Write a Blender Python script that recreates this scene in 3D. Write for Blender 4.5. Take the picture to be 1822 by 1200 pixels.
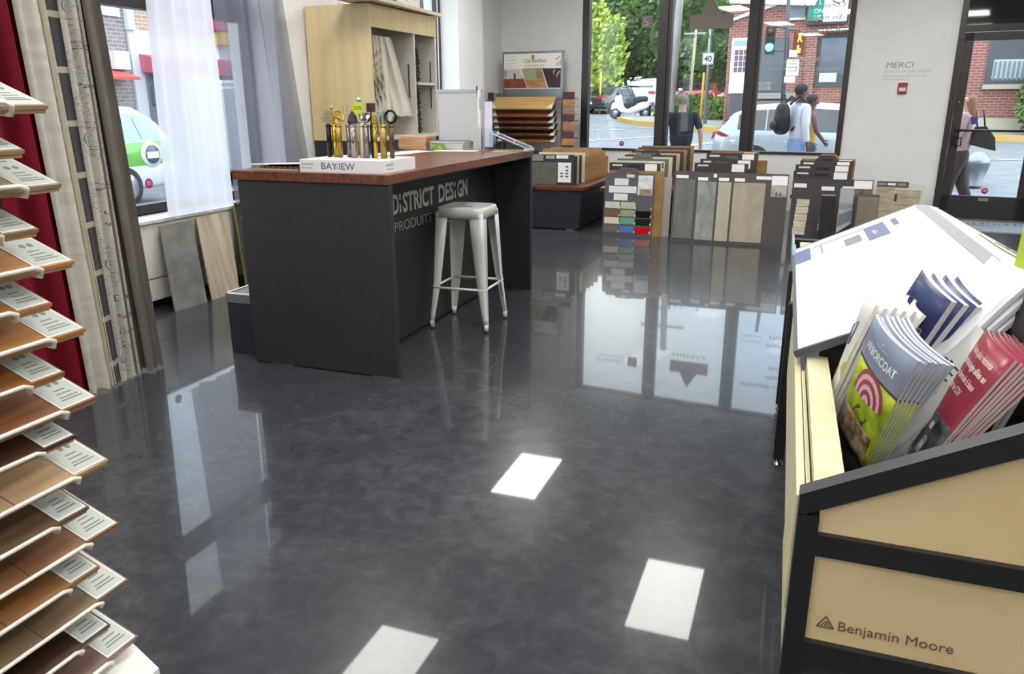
import bpy, bmesh, math, random
from mathutils import Vector, Matrix, noise
C = bpy.context.scene.collection
SC = bpy.context.scene
R = math.radians
for o in list(bpy.data.objects): bpy.data.objects.remove(o)

# ------------------------------------------------------------------ camera
def make_camera():
    pitch, yaw, roll = .2940, -.3558, .0037
    cy, sy, cp, sp = math.cos(yaw), math.sin(yaw), math.cos(pitch), math.sin(pitch)
    f = Vector((sy*cp, cy*cp, -sp)); r = Vector((cy, -sy, 0)); d = f.cross(r)
    cr, sr = math.cos(roll), math.sin(roll)
    r2 = cr*r + sr*d; d2 = -sr*r + cr*d
    m = Matrix(((r2.x, -d2.x, -f.x, 0), (r2.y, -d2.y, -f.y, 0), (r2.z, -d2.z, -f.z, 1.38), (0, 0, 0, 1)))
    cam = bpy.data.cameras.new('camera'); o = bpy.data.objects.new('camera', cam); C.objects.link(o)
    o.matrix_world = m; cam.sensor_width = 36; cam.lens = 36*1381.2/1822; cam.clip_start = .02; cam.clip_end = 400
    SC.camera = o
make_camera()

# ------------------------------------------------------------------ view + world
SC.view_settings.view_transform = 'Standard'; SC.view_settings.look = 'None'
SC.view_settings.gamma = 1; SC.view_settings.use_curve_mapping = False
SC.view_settings.exposure = 0.0
SKY = 4.2
def make_world():
    w = bpy.data.worlds.new('overcast_sky'); SC.world = w; w.use_nodes = True
    nt = w.node_tree; nt.nodes.clear()
    out = nt.nodes.new('ShaderNodeOutputWorld'); bg = nt.nodes.new('ShaderNodeBackground')
    tc = nt.nodes.new('ShaderNodeTexCoord'); sep = nt.nodes.new('ShaderNodeSeparateXYZ')
    ns = nt.nodes.new('ShaderNodeTexNoise'); ns.inputs['Scale'].default_value = 2.5; ns.inputs['Detail'].default_value = 5
    rmp = nt.nodes.new('ShaderNodeValToRGB')
    e = rmp.color_ramp.elements
    e[0].position = .35; e[0].color = (.62, .78, 1, 1); e[1].position = .62; e[1].color = (.92, .97, 1, 1)
    nt.links.new(tc.outputs['Generated'], ns.inputs['Vector'])
    nt.links.new(ns.outputs['Fac'], rmp.inputs['Fac'])
    nt.links.new(rmp.outputs['Color'], bg.inputs['Color'])
    bg.inputs['Strength'].default_value = SKY
    nt.links.new(bg.outputs[0], out.inputs[0])
make_world()
# ------------------------------------------------------------------ helpers
def hexc(h):
    h = h.lstrip('#'); v = [int(h[i:i+2], 16)/255 for i in (0, 2, 4)]
    return tuple((c/12.92 if c <= .04045 else ((c+.055)/1.055)**2.4) for c in v)
_m = {}
def newmat(name):
    m = bpy.data.materials.new(name); m.use_nodes = True
    nt = m.node_tree; return m, nt, nt.nodes['Principled BSDF']
def M(col, rough=.55, metal=0, spec=.5, name=None, coat=0, emit=0, sheen=0):
    """plain material from an sRGB hex"""
    k = (col, rough, metal, spec, coat, emit, sheen)
    if k in _m: return _m[k]
    m, nt, b = newmat(name or 'm_%s' % col.strip('#'))
    b.inputs['Base Color'].default_value = (*hexc(col), 1); b.inputs['Roughness'].default_value = rough
    b.inputs['Metallic'].default_value = metal; b.inputs['Specular IOR Level'].default_value = spec
    b.inputs['Coat Weight'].default_value = coat; b.inputs['Sheen Weight'].default_value = sheen
    if emit:
        b.inputs['Emission Color'].default_value = (*hexc(col), 1); b.inputs['Emission Strength'].default_value = emit
    # a little procedural unevenness in the gloss
    tc = nt.nodes.new('ShaderNodeTexCoord'); ns = nt.nodes.new('ShaderNodeTexNoise'); ns.inputs['Scale'].default_value = 18
    mr = nt.nodes.new('ShaderNodeMapRange'); mr.inputs['To Min'].default_value = rough*.9; mr.inputs['To Max'].default_value = min(1, rough*1.12)
    nt.links.new(tc.outputs['Object'], ns.inputs['Vector']); nt.links.new(ns.outputs['Fac'], mr.inputs['Value'])
    nt.links.new(mr.outputs[0], b.inputs['Roughness'])
    _m[k] = m; return m
def ramp(nt, stops):
    r = nt.nodes.new('ShaderNodeValToRGB'); e = r.color_ramp.elements
    while len(e) < len(stops): e.new(.5)
    for i, (p, c) in enumerate(stops): e[i].position = p; e[i].color = (*(hexc(c) if isinstance(c, str) else c), 1)
    return r
def noisy(name, c1, c2, scale=(4, 4, 4), rough=.6, bump=0, detail=6, lo=.35, hi=.65, coat=0, spec=.5, metal=0, dist=0, c3=None):
    """two-tone noise material (stone, wood grain when the scale is stretched, plaster, cloth)"""
    m, nt, b = newmat(name)
    tc = nt.nodes.new('ShaderNodeTexCoord'); mp = nt.nodes.new('ShaderNodeMapping'); mp.inputs['Scale'].default_value = scale
    ns = nt.nodes.new('ShaderNodeTexNoise'); ns.inputs['Scale'].default_value = 1; ns.inputs['Detail'].default_value = detail
    ns.inputs['Distortion'].default_value = dist
    st = [(lo, c1), (hi, c2)] + ([(min(1, hi+.15), c3)] if c3 else [])
    rp = ramp(nt, st)
    nt.links.new(tc.outputs['Object'], mp.inputs['Vector']); nt.links.new(mp.outputs[0], ns.inputs['Vector'])
    nt.links.new(ns.outputs['Fac'], rp.inputs['Fac']); nt.links.new(rp.outputs['Color'], b.inputs['Base Color'])
    b.inputs['Roughness'].default_value = rough; b.inputs['Coat Weight'].default_value = coat
    b.inputs['Specular IOR Level'].default_value = spec; b.inputs['Metallic'].default_value = metal
    if bump:
        bp = nt.nodes.new('ShaderNodeBump'); bp.inputs['Strength'].default_value = bump; bp.inputs['Distance'].default_value = .01
        nt.links.new(ns.outputs['Fac'], bp.inputs['Height']); nt.links.new(bp.outputs[0], b.inputs['Normal'])
    return m
def brick(name, c1, c2, mortar, w=.21, h=.07, plane='xz', rot=0, rough=.85):
    m, nt, b = newmat(name)
    tc = nt.nodes.new('ShaderNodeTexCoord'); mp = nt.nodes.new('ShaderNodeMapping')
    if plane == 'xz': mp.inputs['Rotation'].default_value = (R(-90), 0, 0)
    if plane == 'yz': mp.inputs['Rotation'].default_value = (R(-90), 0, R(90))
    br = nt.nodes.new('ShaderNodeTexBrick'); br.inputs['Scale'].default_value = 1
    br.inputs['Brick Width'].default_value = w; br.inputs['Row Height'].default_value = h; br.inputs['Mortar Size'].default_value = .012
    br.inputs['Color1'].default_value = (*hexc(c1), 1); br.inputs['Color2'].default_value = (*hexc(c2), 1); br.inputs['Mortar'].default_value = (*hexc(mortar), 1)
    if plane == 'yz':
        sx = nt.nodes.new('ShaderNodeSeparateXYZ'); cb = nt.nodes.new('ShaderNodeCombineXYZ')
        nt.links.new(tc.outputs['Object'], sx.inputs[0]); nt.links.new(sx.outputs[1], cb.inputs[0]); nt.links.new(sx.outputs[2], cb.inputs[1])
    else:
        sx = nt.nodes.new('ShaderNodeSeparateXYZ'); cb = nt.nodes.new('ShaderNodeCombineXYZ')
        nt.links.new(tc.outputs['Object'], sx.inputs[0]); nt.links.new(sx.outputs[0], cb.inputs[0]); nt.links.new(sx.outputs[2], cb.inputs[1])
    nt.nodes.remove(mp)
    nt.links.new(cb.outputs[0], br.inputs['Vector']); nt.links.new(br.outputs['Color'], b.inputs['Base Color'])
    b.inputs['Roughness'].default_value = rough
    return m
def glassmat(name='clear_glass', tint=(.96, .98, .97), refl=1.0, ior=1.45):
    m = bpy.data.materials.new(name); m.use_nodes = True; nt = m.node_tree; nt.nodes.clear()
    out = nt.nodes.new('ShaderNodeOutputMaterial'); mx = nt.nodes.new('ShaderNodeMixShader')
    tr = nt.nodes.new('ShaderNodeBsdfTransparent'); tr.inputs[0].default_value = (*tint, 1)
    gl = nt.nodes.new('ShaderNodeBsdfGlossy'); gl.inputs['Roughness'].default_value = 0.0; gl.inputs[0].default_value = (refl, refl, refl, 1)
    fr = nt.nodes.new('ShaderNodeFresnel'); fr.inputs[0].default_value = ior
    ge = nt.nodes.new('ShaderNodeNewGeometry'); sb = nt.nodes.new('ShaderNodeMath'); sb.operation = 'SUBTRACT'; sb.inputs[0].default_value = 1; mu = nt.nodes.new('ShaderNodeMath'); mu.operation = 'MULTIPLY'
    nt.links.new(ge.outputs['Backfacing'], sb.inputs[1]); nt.links.new(sb.outputs[0], mu.inputs[0]); nt.links.new(fr.outputs[0], mu.inputs[1])
    nt.links.new(mu.outputs[0], mx.inputs[0]); nt.links.new(tr.outputs[0], mx.inputs[1]); nt.links.new(gl.outputs[0], mx.inputs[2])
    nt.links.new(mx.outputs[0], out.inputs[0]); return m
def clothmat(name, col, trans=.5, see=.3, rough=.9, fold=None):
    """thin woven cloth: diffuse + translucent + see-through gaps"""
    m = bpy.data.materials.new(name); m.use_nodes = True; nt = m.node_tree; nt.nodes.clear()
    out = nt.nodes.new('ShaderNodeOutputMaterial')
    df = nt.nodes.new('ShaderNodeBsdfDiffuse'); tl = nt.nodes.new('ShaderNodeBsdfTranslucent'); tp = nt.nodes.new('ShaderNodeBsdfTransparent')
    df.inputs[0].default_value = (*hexc(col), 1); tl.inputs[0].default_value = (*hexc(col), 1)
    a = nt.nodes.new('ShaderNodeMixShader'); a.inputs[0].default_value = trans
    b = nt.nodes.new('ShaderNodeMixShader'); b.inputs[0].default_value = see
    wv = nt.nodes.new('ShaderNodeTexNoise'); wv.inputs['Scale'].default_value = 60
    mr = nt.nodes.new('ShaderNodeMapRange'); mr.inputs['To Min'].default_value = see*.8; mr.inputs['To Max'].default_value = see*1.2
    tc = nt.nodes.new('ShaderNodeTexCoord')
    nt.links.new(tc.outputs['Object'], wv.inputs['Vector']); nt.links.new(wv.outputs['Fac'], mr.inputs['Value'])
    nt.links.new(df.outputs[0], a.inputs[1]); nt.links.new(tl.outputs[0], a.inputs[2])
    nt.links.new(mr.outputs[0], b.inputs[0]); nt.links.new(a.outputs[0], b.inputs[1]); nt.links.new(tp.outputs[0], b.inputs[2])
    nt.links.new(b.outputs[0], out.inputs[0]); return m

def B(): return bmesh.new()
def bx(bm, x0, x1, y0, y1, z0, z1, mx=None, bev=0):
    r = bmesh.ops.create_cube(bm, size=1); vs = r['verts']
    sx, sy, sz = abs(x1-x0), abs(y1-y0), abs(z1-z0)
    for v in vs: v.co = Vector(((x0+x1)/2+v.co.x*sx, (y0+y1)/2+v.co.y*sy, (z0+z1)/2+v.co.z*sz))
    if bev:
        es = list({e for v in vs for e in v.link_edges})
        g = bmesh.ops.bevel(bm, geom=es, offset=min(bev, sx*.45, sy*.45, sz*.45), segments=2, affect='EDGES', profile=.7)
        vs = list({v for f in g['faces'] for v in f.verts} | {v for v in vs if v.is_valid})
    if mx is not None:
        for v in vs: v.co = mx @ v.co
    return bm
def BX(x0, x1, y0, y1, z0, z1, mx=None, bev=.002): return bx(B(), x0, x1, y0, y1, z0, z1, mx, bev)
def slab(bm, pts, th, flip=False):
    """a plate: outline points (3-D, coplanar) thickened along their normal by th (towards the back)"""
    pts = [Vector(p) for p in pts]
    n = Vector((0, 0, 0))
    for i in range(len(pts)):
        a, b_ = pts[i], pts[(i+1) % len(pts)]; n += a.cross(b_)
    n.normalize()
    if flip: n = -n
    f = [bm.verts.new(p) for p in pts]; k = [bm.verts.new(p-n*th) for p in pts]
    bm.faces.new(f); bm.faces.new(k[::-1])
    for i in range(len(pts)):
        j = (i+1) % len(pts); bm.faces.new((f[j], f[i], k[i], k[j]))
    bmesh.ops.recalc_face_normals(bm, faces=bm.faces[:])
    return bm
def prism(bm, poly, ext):
    ext = Vector(ext); f = [bm.verts.new(Vector(p)) for p in poly]; k = [bm.verts.new(Vector(p)+ext) for p in poly]
    bm.faces.new(f); bm.faces.new(k[::-1])
    for i in range(len(poly)):
        j = (i+1) % len(poly); bm.faces.new((f[j], f[i], k[i], k[j]))
    bmesh.ops.recalc_face_normals(bm, faces=bm.faces[:])
    return bm
def tube(bm, pts, r, seg=8, closed=False, r2=None, sx=1, sy=1):
    pts = [Vector(p) for p in pts]; n = len(pts); rings = []
    up = None
    for i, p in enumerate(pts):
        if closed: t = pts[(i+1) % n]-pts[i-1]
        else: t = pts[min(i+1, n-1)]-pts[max(i-1, 0)]
        t.normalize()
        if up is None:
            up = Vector((0, 0, 1)) if abs(t.z) < .9 else Vector((1, 0, 0))
        a = up.cross(t)
        if a.length < 1e-4: a = Vector((1, 0, 0)).cross(t)
        a.normalize(); b = t.cross(a).normalized(); up = b if abs(b.z) > .3 or True else up
        rr = r if r2 is None else r+(r2-r)*i/max(1, n-1)
        rings.append([bm.verts.new(p+(a*math.cos(2*math.pi*k/seg)*sx+b*math.sin(2*math.pi*k/seg)*sy)*rr) for k in range(seg)])
    m = n if closed else n-1
    for i in range(m):
        A, D = rings[i], rings[(i+1) % n]
        for k in range(seg): 
            f = bm.faces.new((A[k], A[(k+1) % seg], D[(k+1) % seg], D[k])); f.smooth = True
    if not closed: bm.faces.new(rings[0][::-1]); bm.faces.new(rings[-1])
    return bm
def lathe(bm, prof, c=(0, 0, 0), seg=20, mx=None):
    """profile of (radius, z)"""
    c = Vector(c); rings = []
    for (r, z) in prof:
        r = max(r, 1e-4)
        rings.append([bm.verts.new(c+Vector((r*math.cos(2*math.pi*k/seg), r*math.sin(2*math.pi*k/seg), z))) for k in range(seg)])
    for i in range(len(prof)-1):
        A, D = rings[i], rings[i+1]
        for k in range(seg):
            f = bm.faces.new((A[k], A[(k+1) % seg], D[(k+1) % seg], D[k])); f.smooth = True
    bm.faces.new(rings[0][::-1]); bm.faces.new(rings[-1])
    if mx is not None:
        for rr in rings:
            for v in rr: v.co = mx @ v.co
    return bm
def ball(bm, c, r, sc=(1, 1, 1), sub=2, smooth=True):
    q = bmesh.ops.create_icosphere(bm, subdivisions=sub, radius=1)
    for v in q['verts']: v.co = Vector((c[0]+v.co.x*r*sc[0], c[1]+v.co.y*r*sc[1], c[2]+v.co.z*r*sc[2]))
    if smooth:
        for v in q['verts']:
            for f in v.link_faces: f.smooth = True
    return bm

def uname(n): return n
def mesh_obj(name, bm, mats, parent=None, local=False):
    me = bpy.data.meshes.new(name)
    bm.to_mesh(me); bm.free()
    if not isinstance(mats, (list, tuple)): mats = [mats]
    for m in mats: me.materials.append(m)
    o = bpy.data.objects.new(name, me); C.objects.link(o)
    if parent is not None:
        o.parent = parent
        if not local:
            me.transform(chain(parent).inverted())
    return o
def chain(o):
    m = Matrix.LocRotScale(o.location, o.rotation_euler, o.scale)
    return (chain(o.parent) @ m) if o.parent else m
def tag(o, label=None, cat=None, group=None, kind=None):
    if label: o['label'] = label
    if cat: o['category'] = cat
    if group: o['group'] = group
    if kind: o['kind'] = kind
    return o
def thing(name, label, cat, loc=(0, 0, 0), rz=0, group=None):
    o = bpy.data.objects.new(name, None); C.objects.link(o); o.empty_display_size = .05
    o.location = loc; o.rotation_euler = (0, 0, rz)
    return tag(o, label, cat, group)
def solo(name, bm, mats, label, cat, group=None):
    """a thing that is one mesh, its origin moved to the middle of its foot"""
    o = mesh_obj(name, bm, mats)
    vs = o.data.vertices
    if len(vs):
        xs = [v.co.x for v in vs]; ys = [v.co.y for v in vs]; z = min(v.co.z for v in vs)
        c = Vector(((min(xs)+max(xs))/2, (min(ys)+max(ys))/2, z))
        o.data.transform(Matrix.Translation(-c)); o.location = c
    return tag(o, label, cat, group)
def struct(name, bm, mats):
    return tag(mesh_obj(name, bm, mats), kind='structure')
def frame(o, xd, yd):
    """matrix with origin o, local x along xd, local y towards yd"""
    x = Vector(xd).normalized(); y = Vector(yd); y = (y-x*y.dot(x)).normalized(); z = x.cross(y)
    return Matrix(((x.x, y.x, z.x, o[0]), (x.y, y.y, z.y, o[1]), (x.z, y.z, z.z, o[2]), (0, 0, 0, 1)))
def text_bm(s, mx, size=.1, width=None, bold=0, ext=.0005, shear=0, align='LEFT', line=1.0):
    cu = bpy.data.curves.new('t', 'FONT'); cu.body = s; cu.size = size; cu.offset = bold*size; cu.extrude = ext; cu.shear = shear
    cu.align_x = align; cu.space_line = line; cu.resolution_u = 3
    o = bpy.data.objects.new('t', cu); C.objects.link(o)
    dg = bpy.context.evaluated_depsgraph_get(); me = bpy.data.meshes.new_from_object(o.evaluated_get(dg))
    bpy.data.objects.remove(o); bpy.data.curves.remove(cu)
    bm = B(); bm.from_mesh(me); bpy.data.meshes.remove(me)
    if width and bm.verts:
        xs = [v.co.x for v in bm.verts]; w = max(xs)-min(xs); k = width/w
        for v in bm.verts: v.co.x *= k
    for v in bm.verts: v.co = mx @ v.co
    return bm
def lettering(s, mx, mat, parent, size=.1, name='lettering', **k):
    return mesh_obj(name, text_bm(s, mx, size, **k), mat, parent)
def join(*bms):
    a = bms[0]
    for b in bms[1:]:
        me = bpy.data.meshes.new('j'); b.to_mesh(me); b.free(); a.from_mesh(me); bpy.data.meshes.remove(me)
    return a
def dup(root, loc=None, rz=None, label=None, group=None, mats=None):
    def cp(o, par):
        c = o.copy(); C.objects.link(c); c.parent = par
        for ch in o.children: cp(ch, c)
        return c
    r = cp(root, None)
    if loc is not None: r.location = loc
    if rz is not None: r.rotation_euler = (0, 0, rz)
    if label: r['label'] = label
    if group: r['group'] = group
    return r
def skin(nodes, edges, sub=2, root=0, name='body'):
    """nodes: (x,y,z,rx[,ry]); returns bmesh of the skinned, subdivided surface"""
    me = bpy.data.meshes.new('s'); me.from_pydata([n[:3] for n in nodes], edges, [])
    o = bpy.data.objects.new('s', me); C.objects.link(o)
    sm = o.modifiers.new('skin', 'SKIN'); sm.use_smooth_shade = True
    for i, n in enumerate(nodes):
        d = me.skin_vertices[0].data[i]; d.radius = (n[3], n[4] if len(n) > 4 else n[3]); d.use_root = (i == root)
    ss = o.modifiers.new('sub', 'SUBSURF'); ss.levels = sub; ss.render_levels = sub
    dg = bpy.context.evaluated_depsgraph_get(); m2 = bpy.data.meshes.new_from_object(o.evaluated_get(dg))
    bpy.data.objects.remove(o); bpy.data.meshes.remove(me)
    bm = B(); bm.from_mesh(m2); bpy.data.meshes.remove(m2)
    for f in bm.faces: f.smooth = True
    return bm
rnd = random.Random(7)

# ------------------------------------------------------------------ shared materials
OAK = noisy('pale_oak', '#b49d74', '#c9b48c', (1.5, 14, 1.2), .5, detail=8, dist=.4)
OAKZ = noisy('pale_oak_upright', '#c6b184', '#d3c196', (12, 12, .8), .5, detail=6, dist=.3)
CREAM = noisy('cream_edge', '#cac39c', '#d4cdaa', (20, 20, 2), .5)
WALN = noisy('walnut_top', '#42200f', '#743c20', (40, 1.6, 30), .34, detail=8, coat=.08, dist=.6)
BLACK = M('#141416', .45)
CHAR = noisy('charcoal_laminate', '#1d1e23', '#232429', (30, 30, 30), .55)
DKRECESS = noisy('dark_recess', '#1c1c1b', '#232321', (30, 30, 30), .6)
WHITE = M('#e9e9e6', .5)
PAPER = M('#f4f4f2', .6)
WALL = noisy('painted_wall', '#dfdfdf', '#e6e6e6', (3, 3, 3), .7, lo=.3, hi=.7)
BRONZE = M('#211a1a', .38, spec=.6)
CHROME = M('#c8c8cc', .12, 1)
GOLD = M('#c9a64a', .2, 1)
GLASS = glassmat()
KRAFT = M('#a07b4c', .8)

# ------------------------------------------------------------------ the room
CW = 10.8165; A = R(5.5); UN = Vector((math.sin(A), math.cos(A), 0)); US = Vector((math.cos(A), -math.sin(A), 0))
def W(s, d, z=0):
    """point given along the far wall (s, about the world x), d metres in front of it (towards the room), height z"""
    return US*(s-1.037)+UN*(CW-d)+Vector((0, 0, z))
WO = UN*CW-US*1.037
WM = Matrix(((US.x, UN.x, 0, WO.x), (US.y, UN.y, 0, WO.y), (0, 0, 1, 0), (0, 0, 0, 1)))   # local (s, outwards, z)
def wbx(bm, s0, s1, o0, o1, z0, z1, bev=0): return bx(bm, s0, s1, o0, o1, z0, z1, WM, bev)
HC = 3.2
def build_floor():
    m, nt, b = newmat('polished_concrete')
    tc = nt.nodes.new('ShaderNodeTexCoord')
    n1 = nt.nodes.new('ShaderNodeTexNoise'); n1.inputs['Scale'].default_value = 1.1; n1.inputs['Detail'].default_value = 9; n1.inputs['Roughness'].default_value = .62; n1.inputs['Distortion'].default_value = .3
    n2 = nt.nodes.new('ShaderNodeTexNoise'); n2.inputs['Scale'].default_value = 11; n2.inputs['Detail'].default_value = 8; n2.inputs['Roughness'].default_value = .7; n2.inputs['Distortion'].default_value = .5
    mx = nt.nodes.new('ShaderNodeMath'); mx.operation = 'ADD'
    ml = nt.nodes.new('ShaderNodeMath'); ml.operation = 'MULTIPLY'; ml.inputs[1].default_value = .5
    rp = ramp(nt, [(.36, '#2d2f34'), (.5, '#393b40'), (.64, '#4a4c51')])
    for n in (n1, n2): nt.links.new(tc.outputs['Object'], n.inputs['Vector'])
    nt.links.new(n1.outputs['Fac'], mx.inputs[0]); nt.links.new(n2.outputs['Fac'], mx.inputs[1]); nt.links.new(mx.outputs[0], ml.inputs[0])
    nt.links.new(ml.outputs[0], rp.inputs['Fac']); nt.links.new(rp.outputs['Color'], b.inputs['Base Color'])
    b.inputs['Roughness'].default_value = .24; b.inputs['Specular IOR Level'].default_value = .07
    b.inputs['Coat Weight'].default_value = .62; b.inputs['Coat Roughness'].default_value = .03; b.inputs['Coat IOR'].default_value = 1.34
    bm = B(); L = W(-4.6, -.0), W(6.3, 0)
    p = [(-4.45, -4, 0), (6.3, -4, 0), W(6.3, -.12), W(-4.45, -.12)]
    slab(bm, p, .12); struct('floor', bm, m)
build_floor()
def build_shell():
    ceil = M('#eeeeee', .8)
    bm = B(); slab(bm, [(-4.6, -4, HC+.1), (6.3, -4, HC+.1), W(6.3, -.12, HC+.1), W(-4.5, -.12, HC+.1)], .1); struct('ceiling', bm, ceil)
    # far wall: two openings (three-pane window s -3.38..0.42, door s 1.5..3.2)
    bm = B()
    s0, s1 = -3.10, .387
    wbx(bm, -4.7, s0, 0, .2, 0, HC); wbx(bm, s0, s1, 0, .2, 0, .72); wbx(bm, s0, s1, 0, .2, 2.96, HC)
    wbx(bm, s1, 1.50, 0, .2, 0, HC); wbx(bm, 1.50, 3.3, 0, .2, 2.9, HC); wbx(bm, 3.3, 6.5, 0, .2, 0, HC)
    struct('wall_far', bm, WALL)
    bm = B(); bx(bm, 6.2, 6.4, -4, 10.3, 0, HC); struct('wall_right', bm, WALL)
    bm = B(); bx(bm, -4.6, 6.4, -4.2, -4, 0, HC); struct('wall_near', bm, WALL)
    # left wall: window 2 (y 3.0..5.55), pillar, window 3 (y 6.55..9.2), pillar with a reveal
    bm = B()
    bx(bm, -4.6, -4.36, -4, 2.2, 0, HC); bx(bm, -4.6, -4.36, 2.2, 5.65, 0, .62); bx(bm, -4.6, -4.36, 2.2, 5.65, 2.85, HC)
    bx(bm, -4.6, -4.14, 5.65, 6.6, 0, HC)
    bx(bm, -4.6, -4.36, 6.6, 9.3, 0, .62); bx(bm, -4.6, -4.36, 6.6, 9.3, 2.85, HC)
    bx(bm, -4.6, -4.14, 9.3, 10.08, 0, HC); bx(bm, -4.6, -4.34, 10.08, 11.6, 0, HC)
    struct('wall_left', bm, WALL)
    # boxed sills under the left windows with a groove and a black recess
    for i, (a, b) in enumerate(((1.4, 5.64), (6.61, 9.29))):
        bm = B(); bx(bm, -4.36, -4.14, a, b, .225, .60); bx(bm, -4.36, -4.14, a, b, .07, .215); bx(bm, -4.40, -4.12, a, b, .60, .62)
        struct('trim_%d' % (i+1), bm, M('#d9d7cf', .45))
        bm = B(); bx(bm, -4.36, -4.2, a, b, 0, .07); struct('baseboard_left_%d' % (i+1), bm, BLACK)
    bm = B(); wbx(bm, .39, 1.495, -.015, 0, 0, .1); struct('baseboard_far', bm, BLACK)
build_shell()
GR = []
def build_far_window():
    root = tag(thing('window_1', None, None, W(-1.45, 0, .8), -A), kind='structure')
    s = [(-3.10, -3.00), (-2.02, -1.845), (-.862, -.69), (.32, .387)]
    bm = B()
    for a, b in s: wbx(bm, a, b, -.02, .08, .72, 2.96, .004)
    for a, b in (s[1], s[2]): wbx(bm, (a+b)/2-.04, (a+b)/2+.04, -.04, -.02, .725, 2.95, .004)
    wbx(bm, -3.10, .387, -.025, .08, .72, .752, .004); wbx(bm, -3.10, .387, -.02, .08, 2.92, 2.96, .004)
    mesh_obj('window_frame', bm, BRONZE, root)
    for a, b in ((-3.00, -2.02), (-1.845, -.862), (-.69, .32)):
        bm = B(); wbx(bm, a, b, .03, .036, .75, 2.92); mesh_obj('pane', bm, GLASS, root)
    return root
build_far_window()
def build_left_windows():
    for i, (a, b) in enumerate(((2.2, 5.65), (6.6, 9.3))):
        root = tag(thing('window_%d' % (i+2), None, None, (-4.4, (a+b)/2, .62)), kind='structure')
        bm = B(); ms = [a, (a+b)/2+.15, b] if i == 0 else [a, 7.95, b]
        for k, y in enumerate(ms):
            w = .04; bx(bm, -4.47, -4.38, y-w, y+w, .62, 2.85, None, .004)
        bx(bm, -4.47, -4.38, a, b, .62, .69, None, .004); bx(bm, -4.47, -4.38, a, b, 2.79, 2.85, None, .004)
        if i == 0: bx(bm, -4.47, -4.38, a, b, 2.0, 2.17, None, .004)
        mesh_obj('window_frame', bm, BRONZE, root)
        zz = ((.69, 2.0), (2.17, 2.79)) if i == 0 else ((.69, 2.79),)
        for k in range(2):
            for z0, z1 in zz:
                mesh_obj('pane', BX(-4.43, -4.424, ms[k]+.04, ms[k+1]-.04, z0, z1, bev=0), GLASS, root)
        if i == 1:
            mesh_obj('weather_strip', BX(-4.378, -4.37, b-.1, b-.085, .66, 2.82), M('#c9ced6', .4), root)
build_left_windows()
def build_door():
    root = tag(thing('door_1', None, None, W(2.1, 0, 0), -A), kind='structure')
    bm = B()
    wbx(bm, 1.50, 1.565, -.05, .1, 0, 2.9, .004); wbx(bm, 2.50, 2.58, -.05, .1, 0, 2.9, .004); wbx(bm, 1.50, 3.3, -.05, .1, 2.82, 2.9, .004)
    wbx(bm, 3.2, 3.3, -.05, .1, 0, 2.9, .004); wbx(bm, 1.565, 3.3, -.05, .1, 2.13, 2.20, .004)
    mesh_obj('door_frame', bm, BRONZE, root)
    bm = B(); wbx(bm, 1.565, 2.50, .0, .02, 2.20, 2.82); wbx(bm, 2.58, 3.2, .0, .02, 2.20, 2.82)
    mesh_obj('transom_panel', bm, M('#0c0b0c', .03, spec=.8), root)
    bm = B()
    wbx(bm, 1.57, 1.665, -.02, .03, .02, 2.12, .004); wbx(bm, 2.355, 2.495, -.02, .03, .02, 2.12, .004)
    wbx(bm, 1.57, 2.495, -.02, .03, .02, .29, .004); wbx(bm, 1.57, 2.495, -.02, .03, 2.03, 2.12, .004)
    mesh_obj('door_leaf', bm, BRONZE, root)
    bm = B(); wbx(bm, 1.665, 2.355, .0, .006, .29, 2.03); mesh_obj('pane', bm, GLASS, root)
    bm = B(); wbx(bm, 2.58, 3.2, .0, .006, .3, 2.13); mesh_obj('side_pane', bm, GLASS, root)
    bm = B(); tube(bm, [W(1.60, .10, 1.045), W(2.44, .10, 1.045)], .014); tube(bm, [W(1.62, .02, 1.045), W(1.62, .10, 1.045)], .012); tube(bm, [W(2.42, .02, 1.045), W(2.42, .10, 1.045)], .012)
    mesh_obj('push_bar', bm, M('#3a2d30', .35, .6), root)
    bm = B(); wbx(bm, 1.59, 1.645, -.055, -.02, .87, 1.0, .006); tube(bm, [W(1.64, .04, .96), W(1.69, .07, .96), W(1.69, .07, .87), W(1.64, .04, .87)], .009)
    mesh_obj('door_lock', bm, M('#161214', .3, .3), root)
    bm = B(); q = W(1.61, .03, 1.36); ball(bm, q, .014); mesh_obj('door_stud', bm, CHROME, root)
    bm = B(); wbx(bm, 1.97, 2.07, -.025, -.02, .235, .27); mesh_obj('name_plate', bm, M('#8a8578', .4), root)
    bm = B(); wbx(bm, 1.565, 2.50, -.06, .02, 0, .02); mesh_obj('threshold', bm, M('#8a8073', .4, .6), root)
build_door()
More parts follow.
